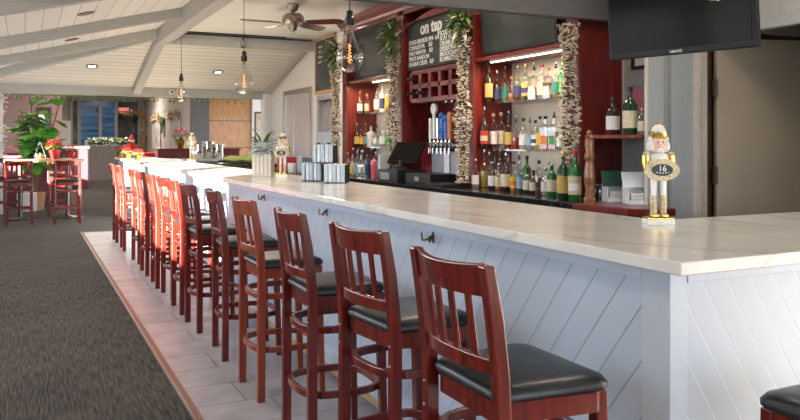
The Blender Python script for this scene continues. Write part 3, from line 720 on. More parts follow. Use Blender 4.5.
# large chalkboard
cb = thing('chalkboard', 'chalkboard menu headed on tap over the middle bay', 'chalkboard', (XF+.04, 0, 0))
MB().box(.0, .02, 5.86, 7.09, 2.12, 2.60).build('board', 'chalkboard', cb, .003)
def T(y, z): return basis((-.003, y, z), (0, -1, 0), (0, 0, 1))
text('on tap', .17, 'chalk', cb, T(6.80, 2.46), bold=.006)
for i, s in enumerate(['DOGS SMOKED IPA  6.0', 'CORALES PA     8.0', 'PALE MAN PA    8.0', 'PINTS RANDOM', 'ENGINE CIDER   8.0']): text(s, .060, 'chalk', cb, T(7.05, 2.375-.055*i), bold=.0012)
for i, s in enumerate(['SCULPIN IPA', 'SCAT RUBEL', 'CRUMB BLONDE 4%', 'DISSERTION PLS', 'BROOCRAFT', 'KOMBUCHA 9%']): text(s, .060, 'chalk', cb, T(6.40, 2.40-.050*i), bold=.0014)
# wine rack
wr = thing('wine_rack', 'red wood cubby wine rack under the chalkboard menu', 'wine rack', (XF-.01, 0, 0))
m = MB(); ya, yb = 5.93, 6.92; n = 5
for z in (1.80, 1.94, 2.08): m.box(0, .25, ya, yb, z-.022, z+.022)
for i in range(n+1):
    y = ya+(yb-ya)*i/n; m.box(0, .25, y-.028, y+.028, 1.80, 2.08)
m.box(.12, .25, ya, yb, 1.79, 2.09)
m.build('cubby_grid', 'red_cabinet', wr, .004)
for i, (c, z) in enumerate(((3, 1.87), (4, 2.01), (4, 1.87))):
    b = MB().lathe([(.001, 0), (.015, 0), (.015, .12), (.036, .17), (.036, .3)], 12, Matrix.Translation((XF-.09, ya+(yb-ya)*(c+.5)/n, z)) @ Matrix.Rotation(R(90), 4, 'Y'))
    tag(b.build('wine_bottle', 'cap_black', None, smooth=True), ('dark wine bottle lying in the lower row of the rack, right of its neighbour', 'dark wine bottle lying in the upper row of the rack', 'dark wine bottle lying at the lower left of the rack')[i], 'bottle', 'wine bottles in the rack')
# glass rail with hanging stemware
gr = thing('glass_rack', 'metal stemware rail under the wine rack', 'glass rack', (XF+.12, 6.08, 1.775))
m = MB()
for y in (-.16, -.05, .06, .17): m.tube([(-.12, y, -.02), (.12, y, -.02)], .004, 6).tube([(-.1, y, -.02), (-.1, y, .0)], .003, 6).tube([(.1, y, -.02), (.1, y, .0)], .003, 6)
m.build('rail', 'chrome', gr)
for i, y in enumerate((6.0, 6.11, 6.22)):
    m = MB().lathe([(.001, 0), (.034, -.002), (.034, -.004), (.004, -.012), (.004, -.08), (.02, -.095), (.035, -.13), (.03, -.18)], 14)
    tag(m.build('wine_glass', 'clear_glass', None, smooth=True, loc=(XF+.10, y, 1.765)), 'stemmed glass hanging upside down from the rail, %s of three' % ('rightmost', 'middle', 'leftmost')[i], 'glass', 'hanging wine glasses')
# garlands on the pilasters
for k, (y, lab) in enumerate(zip((8.79, 7.17, 5.76, 4.31), ('leftmost of the four, on the outer left post', 'second from left, beside the chalkboard menu', 'third from left, right of the beer taps', 'rightmost of the four, in front of the dark end panel'))):
    g = thing('hanging_garland', 'silver and gold leaf garland, '+lab, 'garland', (XF-.09, y, 0), 0, 'garlands on the back bar posts')
    a = MB(); b = MB(); d = MB()
    zt = 2.52 if k < 3 else 2.215; z0 = 1.03 if k < 3 else 1.17
    garland(a, 0, 0, z0, zt, .078, 1300, .0155, b); garland(d, 0, 0, z0, zt, .05, 500, .02)
    a.build('leaves', 'silver_leaf', g); tag(b.build('berries', 'cream_berry', g), kind='stuff'); tag(d.build('twigs', 'dark_sprig', g), kind='stuff')
    if k < 3:
        s = MB(); w = MB()
        for j in range(150):
            q = random.random()*6.28; el = random.uniform(-1.2, 1.1); dd = Vector((math.cos(q)*math.cos(el), math.sin(q)*math.cos(el), math.sin(el)))
            if dd.x > .2: dd.x *= -1
            (w if j % 7 == 0 else s).leaf(Vector((0, 0, zt-.02+random.uniform(-.12, .06)))+dd*.02, dd, random.uniform(.09, .19), .034, bend=.3)
        s.build('greenery', 'pine', g); w.build('pale_sprig', 'cream_berry', g)

# ------------------------------------------------------------------ bottles
def bottle(x, y, z, h, r, liq, lab, cap, look, where, group, kind='round', fill=.8, lab2=None):
    t = thing('liquor_bottle', look+', '+where, 'bottle', (x, y, z), 0, group)
    sh = {'round': (.60, .74), 'tall': (.52, .70), 'wine': (.62, .76), 'square': (.66, .76)}[kind]
    n = 4 if kind == 'square' else 14; k = 1.25 if kind == 'square' else 1
    M = Matrix.Rotation(R(45+20), 4, 'Z') if kind == 'square' else None
    prof = [(r*.92*k, 0), (r*k, h*.02), (r*k, h*sh[0]), (r*.72*k, h*(sh[0]*.45+sh[1]*.55)), (r*.34, h*sh[1]), (r*.30, h*.90), (r*.34, h*.91), (r*.34, h*.93)]
    body = MB().lathe(prof, n, M)
    clear = liq in ('clear', 'amber', 'gold', 'red', 'brown', 'olive')
    if clear:
        body.build('glass_body', 'clear_glass', t, smooth=(n > 4))
        MB().lathe([(r*.86*k, h*.012), (r*.93*k, h*.03), (r*.93*k, h*sh[0]*fill)], n, M).build('liquid', LIQ[liq], t, smooth=(n > 4))
    else: body.build('glass_body', LIQ[liq], t, smooth=(n > 4))
    if lab:
        rr = r*1.03*k if kind != 'square' else r*1.0
        a = R(215)
        if kind == 'square':
            d = r*.90; MM = Matrix.Rotation(R(20), 4, 'Z')
            MB().box(-d*1.02-.001, -d*.98, -d*.7, d*.7, h*.16, h*.42, MM).box(-d*.7, d*.7, -d*1.02-.001, -d*.98, h*.16, h*.42, MM).build('label', LAB[lab], t)
        else:
            mb = MB().lathe([(rr, h*.14), (rr, h*.50)], 10, a0=a-1.5, a1=a+1.5)
            mb.build('label', LAB[lab], t, smooth=True)
            if lab2: MB().lathe([(rr*1.01, h*.22), (rr*1.01, h*.36)], 10, a0=a-1.1, a1=a+1.1).build('label_band', LAB[lab2], t, smooth=True)
    if cap == 'pourer':
        MB().lathe([(r*.38, h*.93), (r*.38, h*.965), (r*.2, h*.98), (r*.14, h*1.10), (.001, h*1.11)], 8).build('pourer', 'cap_black', t)
        MB().lathe([(r*.2, h*1.05), (r*.18, h*1.13), (.001, h*1.14)], 8, c=(r*.05, 0, 0)).build('pour_spout', 'cap_silver', t)
    else:
        MB().lathe([(r*.38, h*.91), (r*.40, h*.92), (r*.40, h), (.001, h*1.002)], 12).build('cap', cap, t, smooth=True)
    return t
ORD = ['first', 'second', 'third', 'fourth', 'fifth', 'sixth', 'seventh', 'eighth', 'ninth', 'tenth', 'eleventh', 'twelfth', 'thirteenth', 'fourteenth']
COLN = {'dark': 'dark', 'amber': 'amber', 'clear': 'clear', 'green': 'green', 'red': 'red', 'brown': 'brown', 'gold': 'golden', 'olive': 'olive', 'white': 'white', 'pink': 'pink', 'navy': 'navy', 'darkgreen': 'dark green'}
def row(items, X, z, place, group, off=0):
    for i, it in enumerate(items):
        px, h, r, liq, lab, cap = it[:6]; kind = it[6] if len(it) > 6 else 'round'; lab2 = it[7] if len(it) > 7 else None
        xx = it[8] if len(it) > 8 else X; yy = atX(px, xx); ym = YMAX['l' if px < 395 else 'r']
        if yy > ym: xx = atY(px, ym); yy = ym
        capn = {'pourer': 'pour spout', 'cap_black': 'black cap', 'cap_red': 'red cap', 'cap_wood': 'cork stopper', 'cap_gold': 'gold cap', 'cap_silver': 'silver cap'}[cap]
        look = '%s bottle with %s' % (COLN[liq], (lab+' label') if lab else capn)
        bottle(xx, yy, z, h, r, liq, lab, cap, look, '%s from left on %s' % (ORD[i], place), group, kind, .8 if i % 3 else .6, lab2)
row([(489, .33, .036, 'dark', 'gold', 'pourer', 'wine'), (496.5, .25, .030, 'dark', 'navy', 'pourer'), (505, .28, .034, 'clear', 'teal', 'pourer'), (511.5, .22, .033, 'amber', None, 'cap_gold'), (517.5, .27, .032, 'brown', 'navy', 'pourer'), (526, .31, .038, 'olive', 'gold', 'cap_gold', 'round', 'navy'),
     (534, .27, .042, 'amber', 'cream', 'pourer', 'square'), (542, .29, .036, 'clear', 'cream', 'cap_red'), (548.5, .25, .038, 'brown', 'cream', 'cap_gold', 'square'), (556, .26, .034, 'amber', 'teal', 'pourer'), (563, .33, .036, 'green', 'green', 'cap_gold')], 3.74, 1.73, 'right bay upper shelf', 'bottles on the upper shelf of the right bay')
row([(484.5, .32, .037, 'dark', 'red', 'pourer', 'wine', 'cream'), (493.5, .31, .037, 'brown', 'white', 'cap_wood', 'wine'), (501, .32, .036, 'clear', 'cream', 'cap_wood'), (508.5, .29, .036, 'red', 'gold', 'pourer'), (516, .25, .033, 'red', None, 'pourer', 'tall'), (523.5, .26, .036, 'clear', 'white', 'cap_black'),
     (530, .24, .032, 'clear', 'blue', 'pourer'), (535.5, .24, .034, 'clear', 'white', 'cap_black', 'round', 'navy'), (540, .27, .030, 'gold', 'yellow', 'cap_black'), (545.5, .27, .038, 'red', 'orange', 'cap_black', 'square'), (554, .27, .038, 'red', 'green', 'pourer', 'square'), (561, .2, .034, 'clear', 'white', 'cap_silver')], 3.74, 1.33, 'right bay lower shelf', 'bottles on the lower shelf of the right bay')
row([(475.5, .22, .033, 'clear', 'white', 'pourer'), (484, .29, .036, 'gold', None, 'pourer'), (489, .27, .034, 'clear', 'blue', 'pourer'), (494, .30, .036, 'clear', 'white', 'pourer', 'tall'), (500, .29, .032, 'amber', None, 'pourer'), (508, .30, .036, 'brown', None, 'pourer', 'tall'), (519, .27, .034, 'clear', 'blue', 'pourer'), (527, .28, .037, 'green', None, 'cap_black'), (539, .24, .035, 'clear', None, 'cap_silver'), (549, .24, .03, 'clear', 'white', 'cap_silver')], 3.66, 1.0, 'right bay counter, back row', 'bottles standing in the back row on the dark counter')
row([(492, .23, .032, 'dark', 'white', 'cap_silver', 'round'), (499, .22, .032, 'amber', 'cream', 'cap_silver'), (505.5, .27, .039, 'dark', 'cream', 'pourer'), (514, .24, .034, 'amber', 'yellow', 'cap_black', 'round', 'orange'), (520.5, .24, .030, 'brown', 'blue', 'cap_silver', 'tall'), (527.5, .20, .036, 'darkgreen', 'cream', 'cap_black'), (533.5, .18, .030, 'dark', 'cream', 'cap_black'),
     (539, .255, .031, 'brown', None, 'cap_black', 'wine'), (545.5, .20, .032, 'clear', 'white', 'cap_silver'), (552, .235, .038, 'green', 'cream', 'cap_silver', 'wine'), (563, .32, .040, 'darkgreen', 'gold', 'cap_gold', 'wine', None, 3.31), (575, .335, .043, 'green', 'beige', 'cap_red', 'wine', 'white', 3.27)], 3.46, 1.0, 'right bay counter, front row', 'bottles standing in the front row on the dark counter')
# left bay
row([(360, .24, .036, 'clear', 'white', 'pourer'), (367, .24, .034, 'amber', 'cream', 'cap_wood'), (377, .33, .037, 'clear', 'white', 'cap_black', 'tall'), (382.5, .34, .037, 'white', 'navy', 'cap_gold'), (388, .33, .037, 'amber', 'yellow', 'cap_gold')], 3.76, 1.73, 'left bay upper shelf', 'bottles on the upper shelf of the left bay')
row([(357, .25, .034, 'dark', 'gold', 'pourer'), (361, .24, .032, 'brown', 'yellow', 'cap_black'), (365.5, .25, .034, 'amber', 'blue', 'pourer'), (371, .25, .042, 'white', 'white', 'cap_silver', 'square'), (377, .25, .042, 'clear', 'white', 'pourer', 'square'), (383, .25, .04, 'clear', 'white', 'cap_silver'), (388, .26, .038, 'clear', 'green', 'cap_gold')], 3.76, 1.33, 'left bay lower shelf', 'bottles on the lower shelf of the left bay')
row([(353, .28, .036, 'clear', 'white', 'pourer'), (358, .27, .034, 'red', 'white', 'pourer'), (363, .26, .034, 'brown', 'white', 'pourer'), (367, .27, .034, 'clear', 'blue', 'cap_black'), (371.5, .28, .034, 'dark', 'cream', 'pourer'), (376, .27, .034, 'clear', 'yellow', 'cap_silver')], 3.66, 1.0, 'left bay counter, back row', 'bottles standing in the back row of the left bay')
row([(348, .23, .036, 'clear', 'red', 'pourer'), (352.5, .22, .036, 'clear', 'yellow', 'cap_silver'), (357, .25, .034, 'clear', 'blue', 'pourer'), (361.5, .26, .038, 'clear', 'white', 'pourer', 'square')], 3.42, 1.0, 'left bay counter, front row', 'bottles standing in the front row of the left bay')
for px, mt, l in ((368, 'liquid_navy', 'dark blue cocktail shaker cup on the counter of the left bay'), (374, 'liquid_pink', 'pinkish red cocktail shaker cup on the counter of the left bay')):
    m = MB().lathe([(.030, 0), (.036, .14), (.038, .16), (.03, .19), (.014, .20), (.014, .22), (.001, .221)], 14); tag(m.build('cocktail_shaker', mt, None, smooth=True, loc=(3.34, atX(px, 3.34), 1.0)), l, 'shaker')
t = thing('straw_holder', 'tumbler of blue straws on the counter beside the register', 'straws', (3.33, atX(381, 3.33), 1.0))
MB().lathe([(.03, 0), (.036, .1), (.034, .1), (.028, .005)], 14).build('tumbler', 'clear_glass', t, smooth=True)
for k in range(12):
    a = k*.52; MB().tube([(.012*math.cos(a), .012*math.sin(a), .004), (.05*math.cos(a), .05*math.sin(a), .17+.01*(k % 3))], .004, 6).build('straw', LAB['blue'], t)
# ------------------------------------------------------------------ register
rg = thing('cash_register', 'black point of sale register with tilted screen', 'register', (3.33, 6.83, 1.0), 0)
MB().box(-.12, .2, -.17, .27, 0, .12).build('cash_drawer', 'black_plastic', rg, .006)
MB().box(-.127, -.12, .0, .2, .02, .09).build('drawer_front', 'grey_paint', rg, .002)
M = Matrix.Translation((.03, .04, .12)) @ Matrix.Rotation(R(22), 4, 'Z')
MB().lathe([(.09, 0), (.085, .02), (.03, .03), (.025, .09)], 14, M).build('stand', 'black_plastic', rg, smooth=True)
M2 = M @ Matrix.Translation((0, 0, .06)) @ Matrix.Rotation(R(38), 4, 'Y')
MB().box(-.015, .02, -.19, .19, 0, .26, M2).build('monitor', 'black_plastic', rg, .006); MB().box(-.018, -.014, -.175, .175, .015, .245, M2).build('screen', 'screen', rg)
m = MB().box(-.1, .1, -.012, .012, 0, .26); tag(m.build('display_panel', 'paper', None, .003, loc=(3.34, 7.20, 1.0), rz=R(25)), 'pale grey card panel standing behind the register', 'panel')
t = thing('receipt_printer', 'low black equipment box right of the register', 'printer', (3.40, 6.32, 1.0))
MB().box(-.14, .16, -.24, .26, 0, .10).build('casing', 'black_plastic', t, .006); MB().box(-.145, -.135, -.02, .06, .03, .07).build('paper_slot', 'grey_paint', t)
m = MB().box(-.12, .12, -.2, .2, 0, .03); tag(m.build('bar_tray', 'black_plastic', None, .006, loc=(3.33, 5.95, 1.0)), 'flat black tray on the counter before the taps', 'tray')
# beer taps
tp = thing('beer_tap_tower', 'chrome beer tap tower with assorted handles', 'beer taps', (3.64, 6.42, 1.0))
MB().box(-.04, .06, -.26, .26, .0, .30).build('cold_box', 'blue_grey_panel', tp, .006)
MB().tube([(-.02, -.24, .36), (-.02, .24, .36)], .032, 12).build('manifold', 'chrome', tp, smooth=True)
MB().box(-.03, .03, -.22, -.18, .28, .36).box(-.03, .03, .18, .22, .28, .36).build('bracket', 'chrome', tp)
for i in range(6):
    y = .19-i*.076
    MB().tube([(-.05, y, .36), (-.09, y, .36), (-.10, y, .33), (-.10, y, .28)], .011, 8).build('faucet', 'chrome', tp, smooth=True)
    MB().lathe([(.010, .37), (.016, .39), (.008, .42)], 10, c=(-.09, y, 0)).build('tap_collar', 'chrome', tp, smooth=True)
hs = [('white_ceramic', .20, .014), ('white_ceramic', .26, .014), ('chrome', .20, .012), ('blue_tap', .22, .03), ('blue_tap', .19, .026), ('orange_tap', .25, .03)]
for i, (mt, h, w) in enumerate(hs):
    y = .19-i*.076; b = MB().box(-.105, -.08, y-w, y+w, .42, .42+h)
    if i == 1: b.lathe([(.001, -.012), (.055, -.012), (.055, .012), (.001, .012)], 20, Matrix.Translation((-.092, y, .42+h+.03)) @ Matrix.Rotation(R(90), 4, 'Y'))
    if i in (3, 4): b.ball((-.092, y, .42+h), .035, 8, 5).ball((-.092, y+.01, .5), .03, 8, 5)
    b.build('tap_handle', mt, tp, .005)
m = MB().box(-.002, .002, -.05, .05, -.09, .09); tag(m.build('note_paper', 'paper', None, loc=(3.59, 6.36, 1.19)), 'white paper note hanging under the beer taps', 'paper')
m = MB().box(-.09, .09, -.12, .12, 0, .38); tag(m.build('storage_tin', 'red_paint', None, .02, loc=(3.74, 6.90, 1.0)), 'red tin behind the register screen', 'tin')
# end shelf unit
MB().prism([(3.52, 4.29), (3.52, 4.2), (3.25, 3.94), (3.26, 3.88), (3.40, 3.68), (3.48, 3.67), (3.48, 3.77), (3.88, 3.77), (3.88, 4.29)], 1.415, 1.44).build('end_shelf', 'red_cabinet', bb, .004)
pp = [(.040, 0), (.042, .03), (.030, .045), (.034, .06), (.026, .09), (.037, .14), (.040, .20), (.033, .26), (.026, .29), (.036, .31), (.036, .335), (.026, .355), (.034, .39), (.034, .435), (.026, .455), (.03, .465), (.016, .475), (.022, .49), (.001, .51)]
MB().lathe([(r*.9, z*.93) for r, z in pp], 20, c=(3.27, 3.925, 1.0)).build('turned_post', 'turned_wood', bb, smooth=True)
row([(613, .25, .045, 'dark', 'white', 'cap_black', 'wine'), (630, .31, .046, 'olive' if False else 'darkgreen', 'cream', 'cap_black', 'wine'), (642.5, .17, .03, 'clear', 'cream', 'cap_gold')], 3.52, 1.44, 'the end shelf', 'bottles on the end shelf')
for i, (px, l) in enumerate(((611, 'front left'), (626, 'front right'))): pass
for i, px in enumerate((616, 637)):
    y = atX(px, 3.50); t = thing('card_holder', 'white box of cards on the end counter, %s one' % ('left', 'right')[i], 'card holder', (3.50, y, 1.0), R(-26), 'card boxes on the end counter')
    m = MB().box(-.075, .075, -.07, .07, 0, .006).box(-.075, -.069, -.07, .07, 0, .10).box(.069, .075, -.07, .07, 0, .12).box(-.075, .075, .064, .07, 0, .12).box(-.075, .075, -.07, -.064, 0, .03); m.build('tray', 'stripe_white', t, .001)
    for k in range(5): MB().box(-.06, .06, -.06, .06, .008+k*.013, .018+k*.013, Matrix.Rotation(.02*k, 4, 'Z')).build('card_stack', 'paper', t)
    M = Matrix.Translation((0, .03, .10)) @ Matrix.Rotation(R(-25), 4, 'X'); MB().box(-.08, .08, -.003, .003, 0, .11, M).build('card', ('green_card', 'stripe_white')[i], t, .001)
for i, px in enumerate((597, 602.5, 608)):
    x = 3.62-.05*i
    t = thing('glass_jar', 'small glass jar with metal lid by the turned post, %s of three' % ('leftmost', 'middle', 'rightmost')[i], 'jar', (x, atX(px, x), 1.0), 0, 'jars on the end counter')
    MB().lathe([(.025, 0), (.028, .01), (.028, .07), (.022, .085)], 12).build('jar_body', 'clear_glass', t, smooth=True); MB().lathe([(.026, .082), (.026, .10), (.001, .102)], 12).build('lid', 'chrome', t, smooth=True)
# wall items near the pillar
def picture(x, y, z, w, h, mat, frame, label, cat, axis='X', name='framed_picture', fr=.025):
    t = thing(name, label, cat, (x, y, z))
    if axis == 'X':
        MB().box(-.02, 0, -w/2, -w/2+fr, 0, h).box(-.02, 0, w/2-fr, w/2, 0, h).box(-.02, 0, -w/2+fr, w/2-fr, 0, fr).box(-.02, 0, -w/2+fr, w/2-fr, h-fr, h).build('frame', frame, t, .002)
        MB().box(-.008, -.002, -w/2+fr, w/2-fr, fr, h-fr).build('picture', mat, t)
    else:
        MB().box(-w/2, -w/2+fr, -.02, 0, 0, h).box(w/2-fr, w/2, -.02, 0, 0, h).box(-w/2+fr, w/2-fr, -.02, 0, 0, fr).box(-w/2+fr, w/2-fr, -.02, 0, h-fr, h).build('frame', frame, t, .002)
        MB().box(-w/2+fr, w/2-fr, -.008, -.002, fr, h-fr).build('picture', mat, t)
    return t
picture(3.9, 4.13, 1.905, .16, .26, 'paper', 'black_metal', 'black framed picture just below the big television', 'picture')
picture(3.9, 4.15, 1.60, .16, .20, 'pink_paper', 'grey_paint', 'pink notice in a thin frame above the end shelf', 'notice')
t = thing('wall_switch', 'pale wall switch plate above the card boxes', 'switch', (3.9, 3.97, 1.18)); MB().box(-.006, 0, -.05, .05, 0, .12).build('plate', 'stripe_white', t, .002); MB().box(-.01, -.006, -.012, .012, .035, .085).build('rocker', 'paper', t, .001)

# ================================================================== BIG TELEVISION
A = Vector((3.04, 3.456)); B = Vector((3.23, 2.62)); mid = (A+B)/2; dr = (B-A).normalized()
tv = thing('television', 'large black television on a ceiling bracket at upper right', 'television', (mid.x, mid.y, 1.86), math.atan2(dr.y, dr.x))
W2 = (B-A).length/2; M = Matrix.Translation((0, -.02, 0)) @ Matrix.Rotation(R(5), 4, 'X')
MB().box(-W2, W2, .0, .05, 0, .52, M).build('casing', 'black_plastic', tv, .008)
MB().box(-W2+.02, W2-.02, -.004, .001, .035, .50, M).build('screen', 'screen', tv)
MB().box(-.17, .17, .05, .075, .12, .4, M).build('wall_plate', 'black_metal', tv)
MB().box(-.03, .03, .075, .135, .1, 1.2).build('bracket_arm', 'black_metal', tv)
text('SANYO', .022, 'cap_silver', tv, M @ basis((-.04, -.0045, .010), (1, 0, 0), (0, 0, 1)), 'maker_name', .0006)
text('AQUOS LCD TV', .012, 'cap_silver', tv, M @ basis((-W2+.03, -.0045, .014), (1, 0, 0), (0, 0, 1)), 'small_print', .0006) if False else None

# ================================================================== COUNTER ITEMS
def nutcracker(x, y, z, rz, s, label, sign=True, mats=('white_ceramic', 'gold')):
    t = thing('nutcracker', label, 'nutcracker', (x, y, z), rz)
    wv, gd = mats
    MB().box(-.058*s, .058*s, -.04*s, .04*s, 0, .022*s).build('base', wv, t, .003); MB().box(-.055*s, .055*s, -.037*s, .037*s, .022*s, .030*s).build('base_edge', gd, t, .002)
    for q in (-1, 1):
        MB().box(-.014*s+q*.02*s, .014*s+q*.02*s, -.03*s, .014*s, .030*s, .045*s).build('shoe', gd, t, .004)
        MB().lathe([(.013*s, .04*s), (.014*s, .07*s), (.0145*s, .118*s), (.016*s, .122*s)], 14, c=(q*.02*s, 0, 0)).build('boot', 'gold_glitter', t, smooth=True)
        MB().lathe([(.0125*s, .12*s), (.013*s, .20*s)], 14, c=(q*.02*s, 0, 0)).build('leg', wv, t, smooth=True)
        MB().tube([(q*.050*s, 0, .285*s), (q*.055*s, -.004*s, .25*s), (q*.048*s, -.02*s, .215*s)], [.019*s, .017*s, .014*s], 12).build('arm', gd, t, smooth=True)
        MB().ball((q*.045*s, -.028*s, .212*s), .010*s, 10, 6).build('hand', 'skin_paint', t, smooth=True)
        MB().lathe([(.001, .292*s), (.018*s, .292*s), (.016*s, .30*s), (.001, .303*s)], 12, c=(q*.048*s, 0, 0)).build('epaulette', 'gold_glitter', t, smooth=True)
    MB().lathe([(.030*s, .195*s), (.036*s, .20*s), (.034*s, .24*s), (.040*s, .285*s), (.030*s, .295*s), (.016*s, .30*s)], 18).build('torso', wv, t, smooth=True)
    MB().lathe([(.0375*s, .215*s), (.0375*s, .228*s)], 18).build('belt', gd, t)
    MB().lathe([(.018*s, .296*s), (.028*s, .302*s), (.0315*s, .325*s), (.0315*s, .352*s), (.028*s, .362*s)], 18).build('head', 'skin_paint', t, smooth=True)
    hh = MB()
    for k in range(60):
        a = R(-30)+R(240)*k/59*1.0; hh.ball((.033*s*math.cos(a), .033*s*math.sin(a)+.004*s, (.335+.018*math.sin(k*1.9))*s), .0095*s, 6, 4, (1, 1, 1.8))
    for q in (-1, 1): hh.ball((q*.036*s, .004*s, .325*s), .014*s, 8, 6, (1, 1, 1.7))
    hh.build('hair', 'hair_white', t, smooth=True)
    b = MB().ball((0, -.031*s, .308*s), .010*s, 8, 6, (1.3, .6, 1.6)); b.build('beard', 'hair_white', t, smooth=True)
    MB().ball((0, -.034*s, .333*s), .005*s, 8, 5).build('nose', 'skin_paint', t, smooth=True)
    MB().box(-.009*s, .009*s, -.0335*s, -.030*s, .318*s, .323*s).build('mouth', 'red_paint', t)
    for q in (-1, 1):
        MB().ball((q*.011*s, -.0295*s, .342*s), .0035*s, 8, 5).build('eye', 'black_paint', t, smooth=True)
        MB().ball((q*.017*s, -.0275*s, .331*s), .004*s, 8, 5).build('cheek', 'poinsettia_red' if False else 'skin_paint', t, smooth=True)
    c = MB(); k = 20; v = []; f = []
    for i in range(k):
        a = 2*PI*i/k; hgt = .385 if i % 4 else .392
        for r, z in ((.033, .358), (.037, .368), (.038+.002*(i % 2), hgt if i % 2 == 0 else .378), (.034, .372)): v.append((r*s*math.cos(a), r*s*math.sin(a), z*s))
    for j in range(k):
        for i in range(3): f.append((j*4+i, ((j+1) % k)*4+i, ((j+1) % k)*4+i+1, j*4+i+1))
    c.add(v, f).build('crown', gd, t, smooth=True)
    MB().ball((0, 0, .388*s), .029*s, 16, 10).build('crown_puff', 'white_ceramic', t, smooth=True)
    MB().lathe([(.006*s, .412*s), (.009*s, .419*s), (.005*s, .426*s), (.001, .434*s)], 10).build('finial', gd, t, smooth=True)
    if sign:
        sg = MB(); k = 64; v = []
        for dy in (-.052, -.044):
            for i in range(k):
                a = 2*PI*i/k; e = 1+.05*abs(math.sin(a*6)); v.append((.070*s*e*math.cos(a), dy*s, (.228+.044*e*math.sin(a))*s))
        sg.add(v, [tuple(range(k)), tuple(reversed(range(k, 2*k)))]+[(i, k+i, k+(i+1) % k, (i+1) % k) for i in range(k)])
        so = sg.build('plaque', 'gold_glitter', t)
        v = []
        for dy in (-.0545, -.051):
            for i in range(40):
                a = 2*PI*i/40; v.append((.043*s*math.cos(a), dy*s, (.228+.0245*math.sin(a))*s))
        MB().add(v, [tuple(range(40)), tuple(reversed(range(40, 80)))]+[(i, 40+i, 40+(i+1) % 40, (i+1) % 40) for i in range(40)]).build('plaque_face', 'black_paint', so)
        text('16', .034*s, 'paper', so, basis((0, -.0555*s, .223*s), (1, 0, 0), (0, 0, 1)), 'number', .0005, 'CENTER', .0005)
        mk = MB()
        for k in range(-6, 7):
            if k % 3 != 2: mk.box((k*.0042-.0014)*s, (k*.0042+.0014)*s, -.0562*s, -.0545*s, (.213+.00010*k*k)*s, (.2175+.00010*k*k)*s)
        mk.build('small_lettering', 'paper', so)
    return t
nutcracker(2.262, 2.30, 1.07, R(-28), .95, 'white and gold nutcracker holding a plaque numbered 16 at the counter corner')
nutcracker(2.12, 6.80, 1.07, R(-35), .97, 'white nutcracker with round plaque standing beside the gold striped planter')
# tall slender golden figure far
nutcracker(atY(192, 12.6), 12.6, 1.07, R(-20), 1.12, 'gold and white nutcracker at the far end of the bar', False)
# planter
pl = thing('planter_box', 'gold and silver striped square planter of frosted greenery on the bar', 'planter', (1.99, 6.98, 1.07), R(-26))
m = MB().box(-.088, .088, -.088, .088, 0, .215)
m.build('planter', 'gold_glitter', pl, .004)
for fx in range(5):
    for s in (-1,):
        MB().box(-.080+fx*.036, -.066+fx*.036, -.091, -.088, .005, .21).build('silver_stripe', 'stripe_white', pl); MB().box(-.091, -.088, -.080+fx*.036, -.066+fx*.036, .005, .21).build('silver_stripe', 'stripe_white', pl)
a = MB(); b = MB(); cc = MB()
for j in range(130):
    q = random.random()*6.28; el = random.uniform(.0, 1.3); d = Vector((math.cos(q)*math.cos(el), math.sin(q)*math.cos(el), math.sin(el)))
    a.leaf(Vector((0, 0, .22))+d*.03, d, random.uniform(.06, .11), .04, bend=.4)
for j in range(22):
    q = random.random()*6.28; el = random.uniform(.5, 1.45); d = Vector((math.cos(q)*math.cos(el), math.sin(q)*math.cos(el), math.sin(el)))
    b.leaf(Vector((-.02, .03, .24))+d*.05, d, random.uniform(.12, .20), .024, bend=.5)
for j in range(12): cc.ball((random.uniform(-.09, .09), random.uniform(-.09, .05), random.uniform(.24, .31)), .014, 8, 5)
a.build('frosted_leaves', 'frost_leaf', pl, smooth=True); b.build('fern_fronds', 'pine', pl, smooth=True); tag(cc.build('berries', 'silver_leaf', pl, smooth=True), kind='stuff')
# napkin caddies
def caddy(x, y, z, rz, label):
    t = thing('napkin_caddy', label, 'napkin holder', (x, y, z), rz, 'napkin caddies on the bar')
    MB().box(-.085, .085, -.06, .09, 0, .006).box(-.085, .085, .082, .09, .006, .145).box(.077, .09, -.05, .09, .006, .142).build('holder', 'black_plastic', t, .002)
    for k in range(5): MB().box(-.085+k*.0328, -.0545+k*.0328, -.074+.006*(k % 2), .075, .006, .15).build('napkin_stack', ('napkin_blue', 'stripe_white')[k % 2], t, .009)
    return t
caddy(2.20, 5.66, 1.07, R(-32), 'striped pale napkin holder with black side, lower right of the stack of three')
caddy(2.14, 6.02, 1.07, R(-32), 'striped pale napkin holder with black side, lower left of the stack of three')
caddy(2.17, 5.84, 1.222, R(-32), 'striped pale napkin holder lying on top of the other two')
t = thing('menu_holder', 'grey card holder with black feet on the topmost napkin holder', 'card holder', (2.17, 5.86, 1.374), R(-32))
MB().box(-.06, .06, -.006, .006, .005, .10).build('card', 'linen_grey', t, .001); MB().box(-.055, -.03, -.02, .02, 0, .012).box(.03, .055, -.02, .02, 0, .012).build('clip_foot', 'black_plastic', t)
